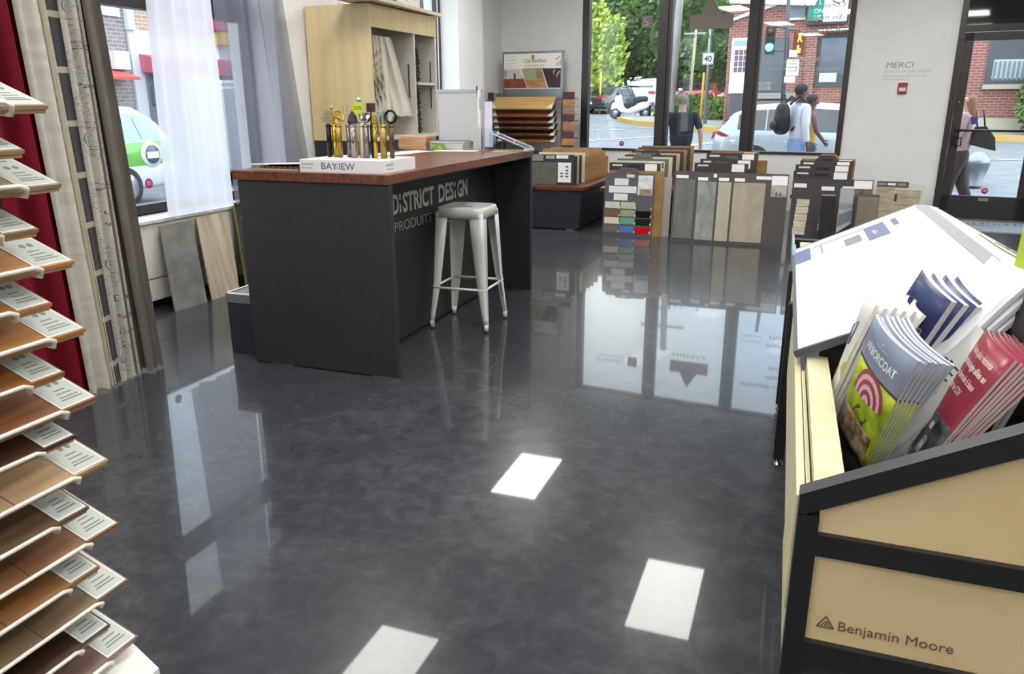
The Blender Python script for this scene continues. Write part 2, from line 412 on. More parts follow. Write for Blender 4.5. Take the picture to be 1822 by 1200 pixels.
# recessed ceiling lamps, two rows; three mirror in the floor, the rest of the grid is added for light
def build_lamps():
    fr = M('#f2f2f0', .5); em = M('#fffcf5', .5, emit=25, name='lamp_diffuser')
    spots = [(-2.95, 8.5, 0), (-.855, 6.555, 0), (-2.93, 4.65, 1), (1.2, 8.5, 0), (1.2, 4.65, 0), (-.855, 2.7, 0), (-2.93, .8, 0), (1.2, .8, 0), (3.6, 6.55, 0), (3.6, 2.7, 0), (-.855, -1.2, 0), (3.6, -1.2, 0), (-2.93, -3, 0), (1.2, -3, 0)]
    names = {0: 'far end of the counter, mirrored beyond the stool', 1: 'open floor, mirrored right of centre', 2: 'stool side of the counter, mirrored at the bottom edge'}
    first = None
    for i, (x, y, r) in enumerate(spots):
        if first is None:
            t = thing('ceiling_lamp', 'x', 'ceiling light', (x, y, HC), 0)
            bm = B()
            for a in ((-.33, -.285, -.62, .62), (.285, .33, -.62, .62), (-.33, .33, -.62, -.58), (-.33, .33, .58, .62)):
                bx(bm, a[0], a[1], a[2], a[3], -.012, 0)
            mesh_obj('frame', bm, fr, t, True)
            mesh_obj('diffuser', BX(-.285, .285, -.58, .58, -.006, 0, bev=0), em, t, True); first = t
        else: t = dup(first, (x, y, HC))
        t['label'] = 'rectangular recessed ceiling lamp over the ' + names[i] if i in names else 'rectangular recessed ceiling lamp added out of view to light the shop'
        t['group'] = 'ceiling lamps added for light'
        if i in names: del t['group']
build_lamps()

# ------------------------------------------------------------------ counter with stool
def build_counter():
    t = thing('service_counter', 'dark charcoal service counter with a reddish walnut top, lettered on its side', 'counter', (-2.33, 4.43, 0))
    bm = B(); bx(bm, -2.79, -1.876, 3.34, 5.52, 1.0, 1.046, None, .002); mesh_obj('worktop', bm, WALN, t)
    mesh_obj('end_panel', BX(-2.771, -1.881, 3.355, 3.395, .006, .994), CHAR, t)
    mesh_obj('end_panel', BX(-2.771, -1.881, 5.466, 5.506, .006, .994), CHAR, t)
    mesh_obj('front_panel', BX(-2.20, -2.18, 3.396, 5.465, .015, .994), DKRECESS, t)
    mesh_obj('back_panel', BX(-2.771, -2.75, 3.396, 5.465, .015, .994), CHAR, t)
    bm = B(); bx(bm, -2.77, -1.885, 3.36, 5.5, .994, 1.0); mesh_obj('top_support', bm, BLACK, t)
    gl = M('#8b8b88', .3, .8)
    for x, y in ((-2.6, 3.375), (-1.96, 3.375), (-2.6, 5.486), (-1.96, 5.486)):
        mesh_obj('foot_glide', BX(x-.07, x+.07, y-.015, y+.015, 0, .006, bev=0), gl, t)
    seam = B(); bx(seam, -2.1, -1.881, 3.3545, 3.3552, .075, .078); mesh_obj('panel_seam', seam, BLACK, t)
    let = M('#b5b1ab', .5); let2 = M('#8f8e8a', .5)
    X = -2.1795
    def F(y, z): return frame((X, y, z), (0, 1, 0), (0, 0, 1))
    h = .106; sz = h/.69
    def bar(y):
        b = B(); bx(b, X-.0003, X+.0006, y, y+.02, .769, .819); bx(b, X-.0003, X+.0006, y, y+.02, .842, .875); return b
    mesh_obj('name_lettering', join(text_bm('D', F(3.922, .769), sz, .070, .028), text_bm('STRICT', F(4.047, .769), sz, .415, .028), bar(4.006)), let, t)
    mesh_obj('name_lettering', join(text_bm('DES', F(4.523, .769), sz, .23, .028), text_bm('GN', F(4.82, .769), sz, .165, .028), bar(4.773)), let, t)
    mesh_obj('subtitle_lettering', text_bm('PRODUITS SPÉCIALISÉS', F(3.93, .662), .058/.69, 1.055, -.006), let2, t)
build_counter()

def build_stool():
    mt = M('#d6d6d2', .32, .1, name='enamelled_steel'); dk = M('#1c1c1c', .6)
    t = thing('bar_stool', 'tall white metal stool with splayed legs beside the dark counter', 'stool', (-1.96, 4.48, 0), R(2))
    H = .765; hs = .155; hf = .198
    # seat: rounded square, slightly dished, with a skirt
    bm = B()
    def rsq(h, r, z, n=5):
        out = []
        for cx, cy, a0 in ((h-r, h-r, 0), (-h+r, h-r, 90), (-h+r, -h+r, 180), (h-r, -h+r, 270)):
            for k in range(n): a = R(a0+90*k/(n-1)); out.append((cx+r*math.cos(a), cy+r*math.sin(a), z))
        return out
    rings = [rsq(.02, .019, H-.008), rsq(.10, .04, H-.008), rsq(hs-.03, .05, H-.006), rsq(hs-.012, .05, H), rsq(hs-.003, .052, H-.004), rsq(hs, .053, H-.014), rsq(hs+.006, .05, H-.06), rsq(hs+.003, .05, H-.06), rsq(hs-.004, .05, H-.016), rsq(hs-.03, .05, H-.010)]
    vs = [[bm.verts.new(p) for p in r] for r in rings]; n = len(vs[0])
    for i in range(len(vs)-1):
        for k in range(n): f = bm.faces.new((vs[i][k], vs[i][(k+1) % n], vs[i+1][(k+1) % n], vs[i+1][k])); f.smooth = True
    bm.faces.new(vs[0][::-1]); bmesh.ops.recalc_face_normals(bm, faces=bm.faces[:])
    mesh_obj('seat', bm, mt, t, True)
    bm = B(); bx(bm, -.034, .034, -.007, .007, H-.0085, H-.0072, None, .0); mesh_obj('hand_slot', bm, dk, t, True)
    for sx, sy in ((1, 1), (-1, 1), (-1, -1), (1, -1)):
        bm = B()   # angle section: broad at the top, narrow at the foot, corner outwards
        L = []
        for z, o, w in ((H-.03, hs-.002, .085), (H-.20, hs+.007, .075), (H-.45, hs+.018, .055), (.09, hs+.036, .033), (.035, hs+.041, .028)):
            r = min(.012, w*.3)
            ring = [(o-w, o), (o-r, o), (o-r*.3, o-r*.3), (o, o-r), (o, o-w), (o-.003, o-w), (o-.003, o-r-.002), (o-r*.3-.003, o-r*.3-.003), (o-r-.002, o-.003), (o-w, o-.003)]
            L.append([bm.verts.new((sx*a, sy*b_, z)) for a, b_ in ring])
        for i in range(len(L)-1):
            m = len(L[i])
            for k in range(m): f = bm.faces.new((L[i][k], L[i][(k+1) % m], L[i+1][(k+1) % m], L[i+1][k])); f.smooth = k in (0, 1, 2, 3)
        bm.faces.new(L[0]); bm.faces.new(L[-1][::-1]); bmesh.ops.recalc_face_normals(bm, faces=bm.faces[:])
        leg = mesh_obj('leg', bm, mt, t, True)
        o = hs+.028
        bm = B(); lathe(bm, [(.014, .008), (.015, .05)], (sx*o, sy*o, 0), 12); c = mesh_obj('foot_sleeve', bm, mt, leg, True)
        bm = B(); lathe(bm, [(.016, 0), (.015, .009)], (sx*o, sy*o, 0), 12); mesh_obj('rubber_tip', bm, dk, leg, True)
    o = hs+.016; z = .265
    for a, b_ in (((1, 1), (-1, 1)), ((-1, 1), (-1, -1)), ((-1, -1), (1, -1)), ((1, -1), (1, 1))):
        bm = B(); tube(bm, [(a[0]*o, a[1]*o, z), (b_[0]*o, b_[1]*o, z)], .008); mesh_obj('foot_rail', bm, mt, t, True)
    for a in (1, -1):
        bm = B(); tube(bm, [(-a*(hs-.02), -(hs-.02), H-.09), (a*(hs-.02), (hs-.02), H-.09)], .006); mesh_obj('cross_brace', bm, mt, t, True)
build_stool()

# ------------------------------------------------------------------ things on the counter
ZT = 1.046
def build_finials():
    white = M('#dcdce0', .45)
    t = thing('display_tray', 'white box tray lettered BAYVIEW carrying a row of curtain rod samples', 'tray', (-2.16, 3.56, ZT))
    bm = B(); bx(bm, -2.40, -1.925, 3.385, 3.73, ZT, ZT+.062, None, .002); mesh_obj('tray_body', bm, white, t)
    def F(x, z): return frame((x, 3.3845, z), (1, 0, 0), (0, 0, 1))
    mesh_obj('title_lettering', join(text_bm('BAY', F(-2.275, ZT+.016), .046, .092, .0), text_bm('IEW', F(-2.172, ZT+.016), .046, .088, .0)), M('#4b4b4f', .5), t)
    mesh_obj('accent_lettering', text_bm('V', F(-2.2, ZT+.016), .046, .03, -.004), M('#9fb4cf', .5), t)
    mesh_obj('maker_lettering', join(text_bm('alendel', F(-2.388, ZT+.034), .022, .066, .0), text_bm('finest in drapery', F(-2.388, ZT+.018), .009, .062)), M('#8a8a90', .5), t)
    G = frame((-1.9245, 3.42, ZT+.034), (0, 1, 0), (0, 0, 1))
    mesh_obj('side_lettering', join(text_bm('alendel', G, .022, .075), text_bm('finest in drapery', frame((-1.9245, 3.425, ZT+.018), (0, 1, 0), (0, 0, 1)), .009, .07)), M('#9a9aa0', .5), t)
    z0 = ZT+.062; y = 3.58; zt = z0+.158
    blk = M('#111114', .2, .4); gold = M('#cfae3e', .15, 1); ant = M('#a88d4a', .3, 1); sil = M('#a99fa0', .18, 1); bei = M('#c9bfa0', .4, .6); brn = M('#6b5536', .3, .8); gry = M('#8d8587', .25, .9)
    crys = glassmat('crystal', (.86, .9, .9), 1.0, 1.6)
    def rod(x, m, lab, dy=0, r=.0135, top=zt):
        q = thing('curtain_rod_sample', lab, 'curtain rod sample', (x, y+dy, z0), 0, 'curtain rod samples on the tray')
        bm = B(); lathe(bm, [(r, z0), (r, top-.002), (r*.8, top)], (x, y+dy, 0), 16); mesh_obj('rod', bm, m, q)
        bm = B(); lathe(bm, [(r*1.12, top-.006), (r*1.12, top+.004), (r*.5, top+.010)], (x, y+dy, 0), 16); mesh_obj('collar', bm, m, q)
        return q
    P = (0, )
    q = rod(-2.343, blk, 'black curtain rod sample topped with a clear crackled ball, leftmost on the tray')
    mesh_obj('crackled_ball_finial', ball(B(), (-2.343, y, zt+.042), .036, sub=2, smooth=False), glassmat('crackle_glass', (.8, .84, .84), .9, 1.5), q)
    q = rod(-2.315, gold, 'bright gold curtain rod sample with a branching gold hammer finial', .012)
    bm = B(); tube(bm, [(-2.315, y+.012, zt), (-2.315, y+.012, zt+.05), (-2.325, y+.012, zt+.085)], .006); tube(bm, [(-2.327, y+.012, zt+.07), (-2.28, y+.012, zt+.03)], .007); ball(bm, (-2.327, y+.012, zt+.09), .009); ball(bm, (-2.29, y+.012, zt+.016), .01)
    mesh_obj('branch_finial', bm, gold, q)
    q = rod(-2.273, ant, 'antique gold curtain rod sample with a round cage of twisted gold wire', -.012)
    bm = B()
    for k in range(6):
        a = math.pi*k/6
        tube(bm, [(-2.273+.028*math.sin(s)*math.cos(a+s*.5), y-.012+.028*math.sin(s)*math.sin(a+s*.5), zt+.045-.032*math.cos(s)) for s in [math.pi*j/10 for j in range(11)]], .0025, 5)
    mesh_obj('wire_cage_finial', bm, gold, q)
    q = rod(-2.232, gry, 'grey curtain rod sample with clear square crystal bars standing on it', .014)
    bm = B(); bx(bm, -2.236, -2.228, y+.01, y+.018, zt, zt+.105); bx(bm, -2.262, -2.255, y+.01, y+.018, zt+.02, zt+.10); bx(bm, -2.268, -2.224, y+.012, y+.016, zt+.045, zt+.052)
    mesh_obj('crystal_bar_finial', bm, crys, q)
    rod(-2.212, ant, 'slim antique brass curtain rod sample behind the silver one', .05, .009)
    q = rod(-2.186, sil, 'silver curtain rod sample with a faceted teardrop, in front of a lime discount sticker', -.016, .0155)
    bm = B(); lathe(bm, [(.012, zt), (.026, zt+.012), (.028, zt+.026), (.02, zt+.05), (.008, zt+.068), (.001, zt+.075)], (-2.186, y-.016, 0), 9)
    for f in bm.faces: f.smooth = False
    mesh_obj('teardrop_finial', bm, M('#9c8fa8', .08, 1), q)
    q = rod(-2.172, bei, 'cream curtain rod sample with a chrome ball and a lime 25% sticker', .03, .010, zt+.02)
    mesh_obj('ball_finial', ball(B(), (-2.172, y+.03, zt+.128), .013), CHROME, q)
    bm = B(); lathe(bm, [(.004, zt+.02), (.004, zt+.12)], (-2.172, y+.03, 0), 8); mesh_obj('finial_stem', bm, CHROME, q)
    bm = B(); lathe(bm, [(.031, -.001), (.031, .001)], (0, 0, 0), 24, Matrix.Translation((-2.174, y+.018, zt+.088)) @ Matrix.Rotation(R(90), 4, 'X')); mesh_obj('discount_sticker', bm, M('#c3d631', .5), q)
    mesh_obj('sticker_lettering', text_bm('25%', frame((-2.198, y+.0165, zt+.080), (1, 0, 0), (0, 0, 1)), .026, .048), M('#4c5a20', .6), q)
    rod(-2.145, bei, 'plain cream curtain rod sample beside the faceted ball', 0, .013)
    q = rod(-2.116, gry, 'grey brown curtain rod sample topped with a faceted mirror ball', -.006)
    bm = ball(B(), (-2.116, y-.006, zt+.04), .028, sub=2, smooth=False); mesh_obj('faceted_ball_finial', bm, M('#c6c6ca', .06, 1), q)
    q = rod(-2.088, blk, 'black curtain rod sample carrying a dark square block', .012)
    bm = B(); bx(bm, -2.112, -2.076, y+.0, y+.03, zt+.068, zt+.112, None, .002); lathe(bm, [(.004, zt), (.004, zt+.07)], (-2.094, y+.012, 0), 8); mesh_obj('square_block_finial', bm, M('#3a1f1c', .4), q)
    q = rod(-2.064, gold, 'bright gold curtain rod sample with a gold square cap', -.01, .010)
    bm = B(); bx(bm, -2.074, -2.054, y-.02, y, zt+.012, zt+.055, None, .003); mesh_obj('square_cap_finial', bm, gold, q)
    q = rod(-2.016, ant, 'antique brass curtain rod sample with a clear ribbed ball finial', -.012, .017)
    bm = B()
    for k in range(5): lathe(bm, [(.012, zt+.012+k*.012), (.035-.005*abs(k-2), zt+.018+k*.012), (.012, zt+.024+k*.012)], (-2.024, y-.012, 0), 18)
    mesh_obj('ribbed_ball_finial', bm, glassmat('ribbed_glass', (.8, .88, .84), 1, 1.6), q)
    q = rod(-1.982, brn, 'dark bronze curtain rod sample with a black ring finial, rightmost on the tray', .012, .0125)
    bm = B(); tube(bm, [(-1.982+.03*math.cos(s), y+.012, zt+.045+.03*math.sin(s)) for s in [2*math.pi*j/16 for j in range(16)]], .006, 6, True); mesh_obj('ring_finial', bm, blk, q)
build_finials()

def sheet(name, pts, lab, cat, mat=PAPER, th=.0006, group=None):
    return solo(name, slab(B(), pts, th), mat, lab, cat, group)
def build_counter_goods():
    # white sample binder at the left end of the counter
    t = thing('sample_binder', 'white sample binder lying open on the left end of the counter', 'binder', (-2.6, 3.5, ZT))
    mesh_obj('lower_cover', BX(-2.71, -2.43, 3.41, 3.62, ZT, ZT+.008), M('#b59a86', .6), t)
    bm = B()
    for k in range(7): bx(bm, -2.67+k*.035, -2.655+k*.035+.012, 3.42, 3.60, ZT+.008, ZT+.02)
    mesh_obj('swatch_edges', bm, M('#6d4a3c', .6), t)
    mx = Matrix.Translation((-2.57, 3.515, ZT+.028)) @ Matrix.Rotation(R(-2), 4, 'Y') @ Matrix.Rotation(R(-3), 4, 'X')
    mesh_obj('upper_cover', bx(B(), -.15, .15, -.11, .11, -.003, .003, mx), PAPER, t)
    # stack of thin wooden samples, each a thing
    proto = None
    for k in range(9):
        z = ZT+.0105*k
        if proto is None:
            proto = thing('wood_sample_strip', 'x', 'wood sample', (-2.77, 5.42, z), R(-4), 'wood samples stacked on the counter')
            mesh_obj('strip', bx(B(), -.12, .12, -.075, .075, 0, .0088, None, .001), noisy('blond_strip', '#b4855f', '#cda581', (3, 30, 30), .6), proto, True)
            o = proto
        else: o = dup(proto, (-2.77+rnd.uniform(-.006, .006), 5.42+rnd.uniform(-.004, .004), z), R(-4+rnd.uniform(-2, 2)))
        o['label'] = 'thin blond wood sample on the counter, %s' % ['bottom of the stack', 'second from the bottom', 'third from the bottom', 'fourth from the bottom', 'middle of the stack', 'fourth from the top', 'third from the top', 'second from the top', 'topmost of the stack'][k]
    # magazines
    cols = [('#3a3c42', 'dark covered'), ('#a9ada8', 'pale grey covered'), ('#2c2d31', 'black covered'), ('#54585c', 'slate covered')]
    z = ZT
    for k, (c, n) in enumerate(cols):
        h = .016
        q = thing('magazine', n+' magazine in the pile beside the grey screen, '+['lowest', 'second from the bottom', 'third from the bottom', 'topmost'][k], 'magazine', (-2.47, 5.38, z), R(rnd.uniform(-5, 5)), 'magazines piled on the counter')
        mesh_obj('pages', bx(B(), -.135, .135, -.085, .085, .001, h-.001, None, .0), M('#b4b4ae', .6), q, True)
        bm = B(); bx(bm, -.137, .137, -.087, .087, 0, .001); bx(bm, -.137, .137, -.087, .087, h-.001, h); mesh_obj('cover', bm, M(c, .35), q, True); z += h
    q = solo('leaflet_pad', BX(-2.585, -2.49, 5.27, 5.285, ZT, ZT+.042), noisy('green_print', '#5f7d35', '#8fae4c', (40, 40, 40), .5), 'small green printed pad standing in front of the magazines', 'leaflet')
    bmx = [(-2.50, 5.12, ZT+.001), (-2.20, 5.2, ZT+.001), (-2.23, 5.33, ZT+.001), (-2.54, 5.24, ZT+.001)]
    sheet('paper_sheet', bmx, 'white sheet of paper on the counter in front of the magazines', 'paper')
    sheet('paper_sheet', [(-2.72, 5.0, ZT+.001), (-2.55, 4.94, ZT+.001), (-2.48, 5.12, ZT+.001), (-2.66, 5.2, ZT+.001)], 'white paper lying before the wood sample stack', 'paper')
    sheet('paper_sheet', [(-2.76, 4.72, ZT+.001), (-2.56, 4.66, ZT+.001), (-2.52, 4.9, ZT+.001), (-2.73, 4.95, ZT+.001)], 'white paper on the counter just behind the curtain rod tray', 'paper')
    sheet('colour_card', [(-2.10, 5.18, ZT+.001), (-2.02, 5.2, ZT+.001), (-1.97, 5.31, ZT+.001), (-2.08, 5.31, ZT+.001)], 'small beige and green colour card under the slanted acrylic stand', 'card', noisy('card_print', '#c9a96a', '#7aa089', (14, 14, 14), .5))
    # grey screen with a cable over it
    t = thing('computer_monitor', 'pale grey monitor back standing at the far end of the counter', 'monitor', (-2.44, 5.46, ZT))
    g = M('#b1b3b4', .45)
    bm = B(); bx(bm, -2.60, -2.262, 5.44, 5.475, 1.10, 1.462, None, .004); mesh_obj('casing', bm, g, t)
    mesh_obj('top_edge', BX(-2.604, -2.258, 5.436, 5.479, 1.448, 1.47), M('#98a3b0', .4), t)
    bm = B(); bx(bm, -2.47, -2.39, 5.45, 5.465, ZT+.01, 1.11); bx(bm, -2.51, -2.35, 5.41, 5.50, ZT, ZT+.01, None, .003); mesh_obj('stand', bm, g, t)
    bm = B(); tube(bm, [(-2.30, 5.49, 1.40), (-2.302, 5.485, 1.475), (-2.295, 5.458, 1.492), (-2.285, 5.43, 1.478), (-2.268, 5.415, 1.40), (-2.25, 5.41, 1.25), (-2.238, 5.41, 1.12), (-2.235, 5.40, ZT+.004)], .004, 6)
    solo('power_cable', bm, M('#15151a', .5), 'thin black cable looping over the grey monitor to the counter', 'cable')
    # tall acrylic leaflet holder
    ac = glassmat('acrylic', (.93, .95, .96), .9, 1.5)
    t = thing('leaflet_holder', 'tall clear acrylic leaflet holder with a lilac sheet, beside the monitor', 'holder', (-2.19, 5.39, ZT))
    bm = B(); bx(bm, -2.245, -2.145, 5.345, 5.348, ZT, 1.20); bx(bm, -2.245, -2.145, 5.40, 5.403, ZT, 1.46); bx(bm, -2.245, -2.242, 5.345, 5.403, ZT, 1.22); bx(bm, -2.148, -2.145, 5.345, 5.403, ZT, 1.22); bx(bm, -2.245, -2.145, 5.345, 5.403, ZT, ZT+.003)
    mesh_obj('acrylic_shell', bm, ac, t)
    mesh_obj('upright', BX(-2.258, -2.238, 5.38, 5.40, ZT, 1.465), M('#dcd9cf', .4), t)
    mesh_obj('clip', BX(-2.24, -2.225, 5.372, 5.38, 1.33, 1.41), M('#9b9b9b', .4), t)
    sheet('leaflet', [(-2.212, 5.395, ZT+.02), (-2.15, 5.395, ZT+.02), (-2.15, 5.395, 1.385), (-2.212, 5.395, 1.385)], 'lilac tinted leaflet standing in the tall acrylic holder', 'leaflet', M('#cfcbdd', .5))
    # slanted acrylic stand
    t = thing('slanted_stand', 'clear acrylic slanted display stand at the right end of the counter', 'stand', (-1.98, 5.38, ZT))
    bm = B(); slab(bm, [(-2.15, 5.34, 1.17), (-1.86, 5.30, ZT+.02), (-1.86, 5.44, ZT+.02), (-2.15, 5.46, 1.17)], .005)
    mesh_obj('slanted_plate', bm, ac, t)
    ed = M('#b7b9cc', .25); mesh_obj('plate_edge', join(tube(B(), [(-2.15, 5.335, 1.172), (-1.86, 5.298, ZT+.022)], .005, 6), tube(B(), [(-2.15, 5.46, 1.172), (-1.86, 5.44, ZT+.022)], .005, 6), tube(B(), [(-2.15, 5.335, 1.172), (-2.15, 5.46, 1.172)], .004, 6)), ed, t)
    bm = B(); slab(bm, [(-2.15, 5.34, ZT), (-2.15, 5.46, ZT), (-2.15, 5.46, 1.17), (-2.15, 5.34, 1.17)], .004); slab(bm, [(-2.15, 5.34, ZT+.003), (-1.87, 5.30, ZT+.003), (-1.87, 5.44, ZT+.003), (-2.15, 5.46, ZT+.003)], .003); mesh_obj('back_foot', bm, ac, t)
    bm = B(); bx(bm, -1.875, -1.845, 5.295, 5.445, ZT, ZT+.02, None, .003); mesh_obj('lip', bm, M('#b9bccb', .2), t)
    for x, z in ((-2.09, 1.145), (-1.965, 1.09)):
        bm = B(); tube(bm, [(x, 5.33, z), (x+.012, 5.33, z+.035)], .004); mesh_obj('peg', bm, WHITE, t)
build_counter_goods()

# ------------------------------------------------------------------ navy drawer box and the leaning tiles by the left wall
def build_left_low():
    t = thing('low_box', 'low navy box with a grey tray top behind the near corner of the counter', 'box', (-2.90, 3.62, 0))
    nb = noisy('navy_box', '#1c1d27', '#22232d', (20, 20, 20), .5); gy = M('#6f7174', .4, .3)
    mesh_obj('body', BX(-3.0, -2.80, 3.44, 3.90, .0, .30), nb, t)
    mesh_obj('tray', BX(-3.004, -2.80, 3.436, 3.90, .302, .352), gy, t)
    bm = B(); bx(bm, -3.004, -2.99, 3.436, 3.90, .352, .358); bx(bm, -3.0, -2.80, 3.436, 3.446, .352, .358); mesh_obj('rim', bm, WHITE, t)
    gs = noisy('grey_slate_tile', '#6d6d6b', '#86857f', (7, 7, 9), .5, detail=9)
    bt = noisy('striped_beige_tile', '#a39684', '#c8bba5', (1, 22, 1.2), .5, detail=5)
    solo('leaning_tile', slab(B(), [(-3.985, 4.055, 0), (-3.97, 4.35, 0), (-4.105, 4.44, .575), (-4.105, 4.135, .575)], .012), gs, 'grey slate tile leaning on the white sill box under the window', 'tile')
    solo('leaning_tile', slab(B(), [(-3.975, 4.41, 0), (-3.98, 4.715, 0), (-4.10, 4.82, .585), (-4.10, 4.485, .588)], .012), bt, 'beige striped stone tile leaning under the window', 'tile')
    t = thing('tile_sample_board', 'black sample board with white tiles leaning behind the beige tile', 'sample board', (-4.0, 5.0, 0))
    a = [Vector(p) for p in ((-3.975, 4.80, 0), (-3.90, 5.25, 0), (-4.09, 5.35, .64), (-4.105, 4.90, .645))]
    mesh_obj('backing_board', slab(B(), a, .01), M('#35302f', .6), t)
    bm = B(); slab(bm, [a[0]+Vector((.004, -.008, 0)), a[0]+Vector((.004, 0, 0)), a[3]+Vector((.004, 0, 0)), a[3]+Vector((.004, -.008, 0))], .014); mesh_obj('brass_edge', bm, M('#8f8244', .4, .4), t)
    for k in range(4):
        u0, v0 = .12, .06+k*.21+(.06 if k == 3 else 0)
        hh = .19 if k < 3 else .08
        def pt(u, v, off=.004):
            p = a[0].lerp(a[1], u).lerp(a[3].lerp(a[2], u), v); return p+Vector((off, 0, 0))
        bm = slab(B(), [pt(u0, v0), pt(u0+.34, v0), pt(u0+.34, v0+hh), pt(u0, v0+hh)], .004); mesh_obj('tile', bm, WHITE, t)
    solo('window_reveal_strip', BX(-4.13, -4.05, 5.0, 5.5, .622, .64), M('#a98a6c', .6), 'short tan wooden strip lying on the window sill behind the counter', 'wood strip')
build_left_low()

# ------------------------------------------------------------------ curtains
def curtain(name, plan, mats, lab, cat='curtain', z0=.012, z1=2.86, fold=0, nf=4, flare=1.0, seedv=0, uvw=None, group=None, th=.002, taper=None, parts=None, ribs=.0):
    """plan: polyline at floor level, folds = sinus waves across it; taper = plan at the top"""
    rr = random.Random(seedv)
    pl = [Vector((p[0], p[1], 0)) for p in plan]; tp = [Vector((p[0], p[1], 0)) for p in (taper or plan)]
    def along(P, u):
        L = [0]
        for i in range(len(P)-1): L.append(L[-1]+(P[i+1]-P[i]).length)
        s = u*L[-1]
        for i in range(len(P)-1):
            if s <= L[i+1] or i == len(P)-2:
                f = (s-L[i])/max(1e-6, L[i+1]-L[i]); d = (P[i+1]-P[i]).normalized()
                return P[i].lerp(P[i+1], f), Vector((d.y, -d.x, 0)), L[-1]
    ph = rr.uniform(0, 6); am = [rr.uniform(.7, 1.2) for _ in range(60)]
    N = nf*10+1; K = 26
    def P(u, z, off=0):
        v = (z-z0)/(z1-z0)
        a, n1, L = along(pl, u); b, n2, L2 = along(tp, u)
        p = a.lerp(b, v); n = n1.lerp(n2, v).normalized()
        k = u*nf; i = int(k); A = am[i]*(1-(k-i))+am[i+1]*(k-i)
        w = math.sin(k*2*math.pi+ph*.0)*fold*A*(flare+(1-flare)*v) + math.sin(v*5+u*9+ph)*fold*.10 + math.sin(k*4*math.pi+ph+v*2)*ribs
        p = p+n*(w+off); p.z = z+ (math.sin(u*14+ph)*.006 if v < .05 else 0); return p
    bm = B(); uvl = bm.loops.layers.uv.new('UV')
    G = [[bm.verts.new(P(i/(N-1), z0+(z1-z0)*k/(K-1))) for i in range(N)] for k in range(K)]
    L = along(pl, 0)[2]*(1+fold*nf*3)
    for k in range(K-1):
        for i in range(N-1):
            f = bm.faces.new((G[k][i], G[k][i+1], G[k+1][i+1], G[k+1][i])); f.smooth = True
            for lp, (ii, kk) in zip(f.loops, ((i, k), (i+1, k), (i+1, k+1), (i, k+1))):
                lp[uvl].uv = (ii/(N-1)*L, z0+(z1-z0)*kk/(K-1))
    o = solo(name, bm, mats, lab, cat, group)
    return o, P, L
def uvpat(name, fn):
    m, nt, b = newmat(name); uv = nt.nodes.new('ShaderNodeUVMap'); uv.uv_map = 'UV'
    b.inputs['Roughness'].default_value = .85; b.inputs['Sheen Weight'].default_value = .2
    fn(nt, uv.outputs[0], b); return m
def pat_lattice(nt, uv, b):
    rot = nt.nodes.new('ShaderNodeMapping'); rot.inputs['Rotation'].default_value = (0, 0, R(90)); nt.links.new(uv, rot.inputs[0])
    br = nt.nodes.new('ShaderNodeTexBrick'); br.inputs['Scale'].default_value = 1; br.inputs['Brick Width'].default_value = .235; br.inputs['Row Height'].default_value = .085
    br.inputs['Mortar Size'].default_value = .014; br.inputs['Mortar Smooth'].default_value = .05; br.offset = .5
    for n, c in (('Color1', '#39343a'), ('Color2', '#3d383c'), ('Mortar', '#b6ad93')): br.inputs[n].default_value = (*hexc(c), 1)
    nt.links.new(rot.outputs[0], br.inputs['Vector']); nt.links.new(br.outputs['Color'], b.inputs['Base Color'])
def pat_script(nt, uv, b):
    # fine handwriting-like ruling and faint rings on ivory cloth
    mp = nt.nodes.new('ShaderNodeMapping'); mp.inputs['Scale'].default_value = (26, 40, 1); nt.links.new(uv, mp.inputs[0])
    n1 = nt.nodes.new('ShaderNodeTexNoise'); n1.inputs['Scale'].default_value = 2.2; n1.inputs['Detail'].default_value = 4; nt.links.new(mp.outputs[0], n1.inputs['Vector'])
    n2 = nt.nodes.new('ShaderNodeTexNoise'); n2.inputs['Scale'].default_value = 5; nt.links.new(uv, n2.inputs['Vector'])
    r1 = ramp(nt, [(.46, (0, 0, 0)), (.495, (1, 1, 1)), (.53, (0, 0, 0))]); nt.links.new(n1.outputs['Fac'], r1.inputs['Fac'])
    r2 = ramp(nt, [(.44, (0, 0, 0)), (.50, (1, 1, 1))]); nt.links.new(n2.outputs['Fac'], r2.inputs['Fac'])
    mu = nt.nodes.new('ShaderNodeMath'); mu.operation = 'MULTIPLY'; nt.links.new(r1.outputs[0], mu.inputs[0]); nt.links.new(r2.outputs[0], mu.inputs[1])
    mx = nt.nodes.new('ShaderNodeMix'); mx.data_type = 'RGBA'; mx.inputs[6].default_value = (*hexc('#bdb9b0'), 1); mx.inputs[7].default_value = (*hexc('#6a6870'), 1)
    m3 = nt.nodes.new('ShaderNodeMath'); m3.operation = 'MULTIPLY'; m3.inputs[1].default_value = 1.0; nt.links.new(mu.outputs[0], m3.inputs[0])
    nt.links.new(m3.outputs[0], mx.inputs[0]); nt.links.new(mx.outputs[2], b.inputs['Base Color'])
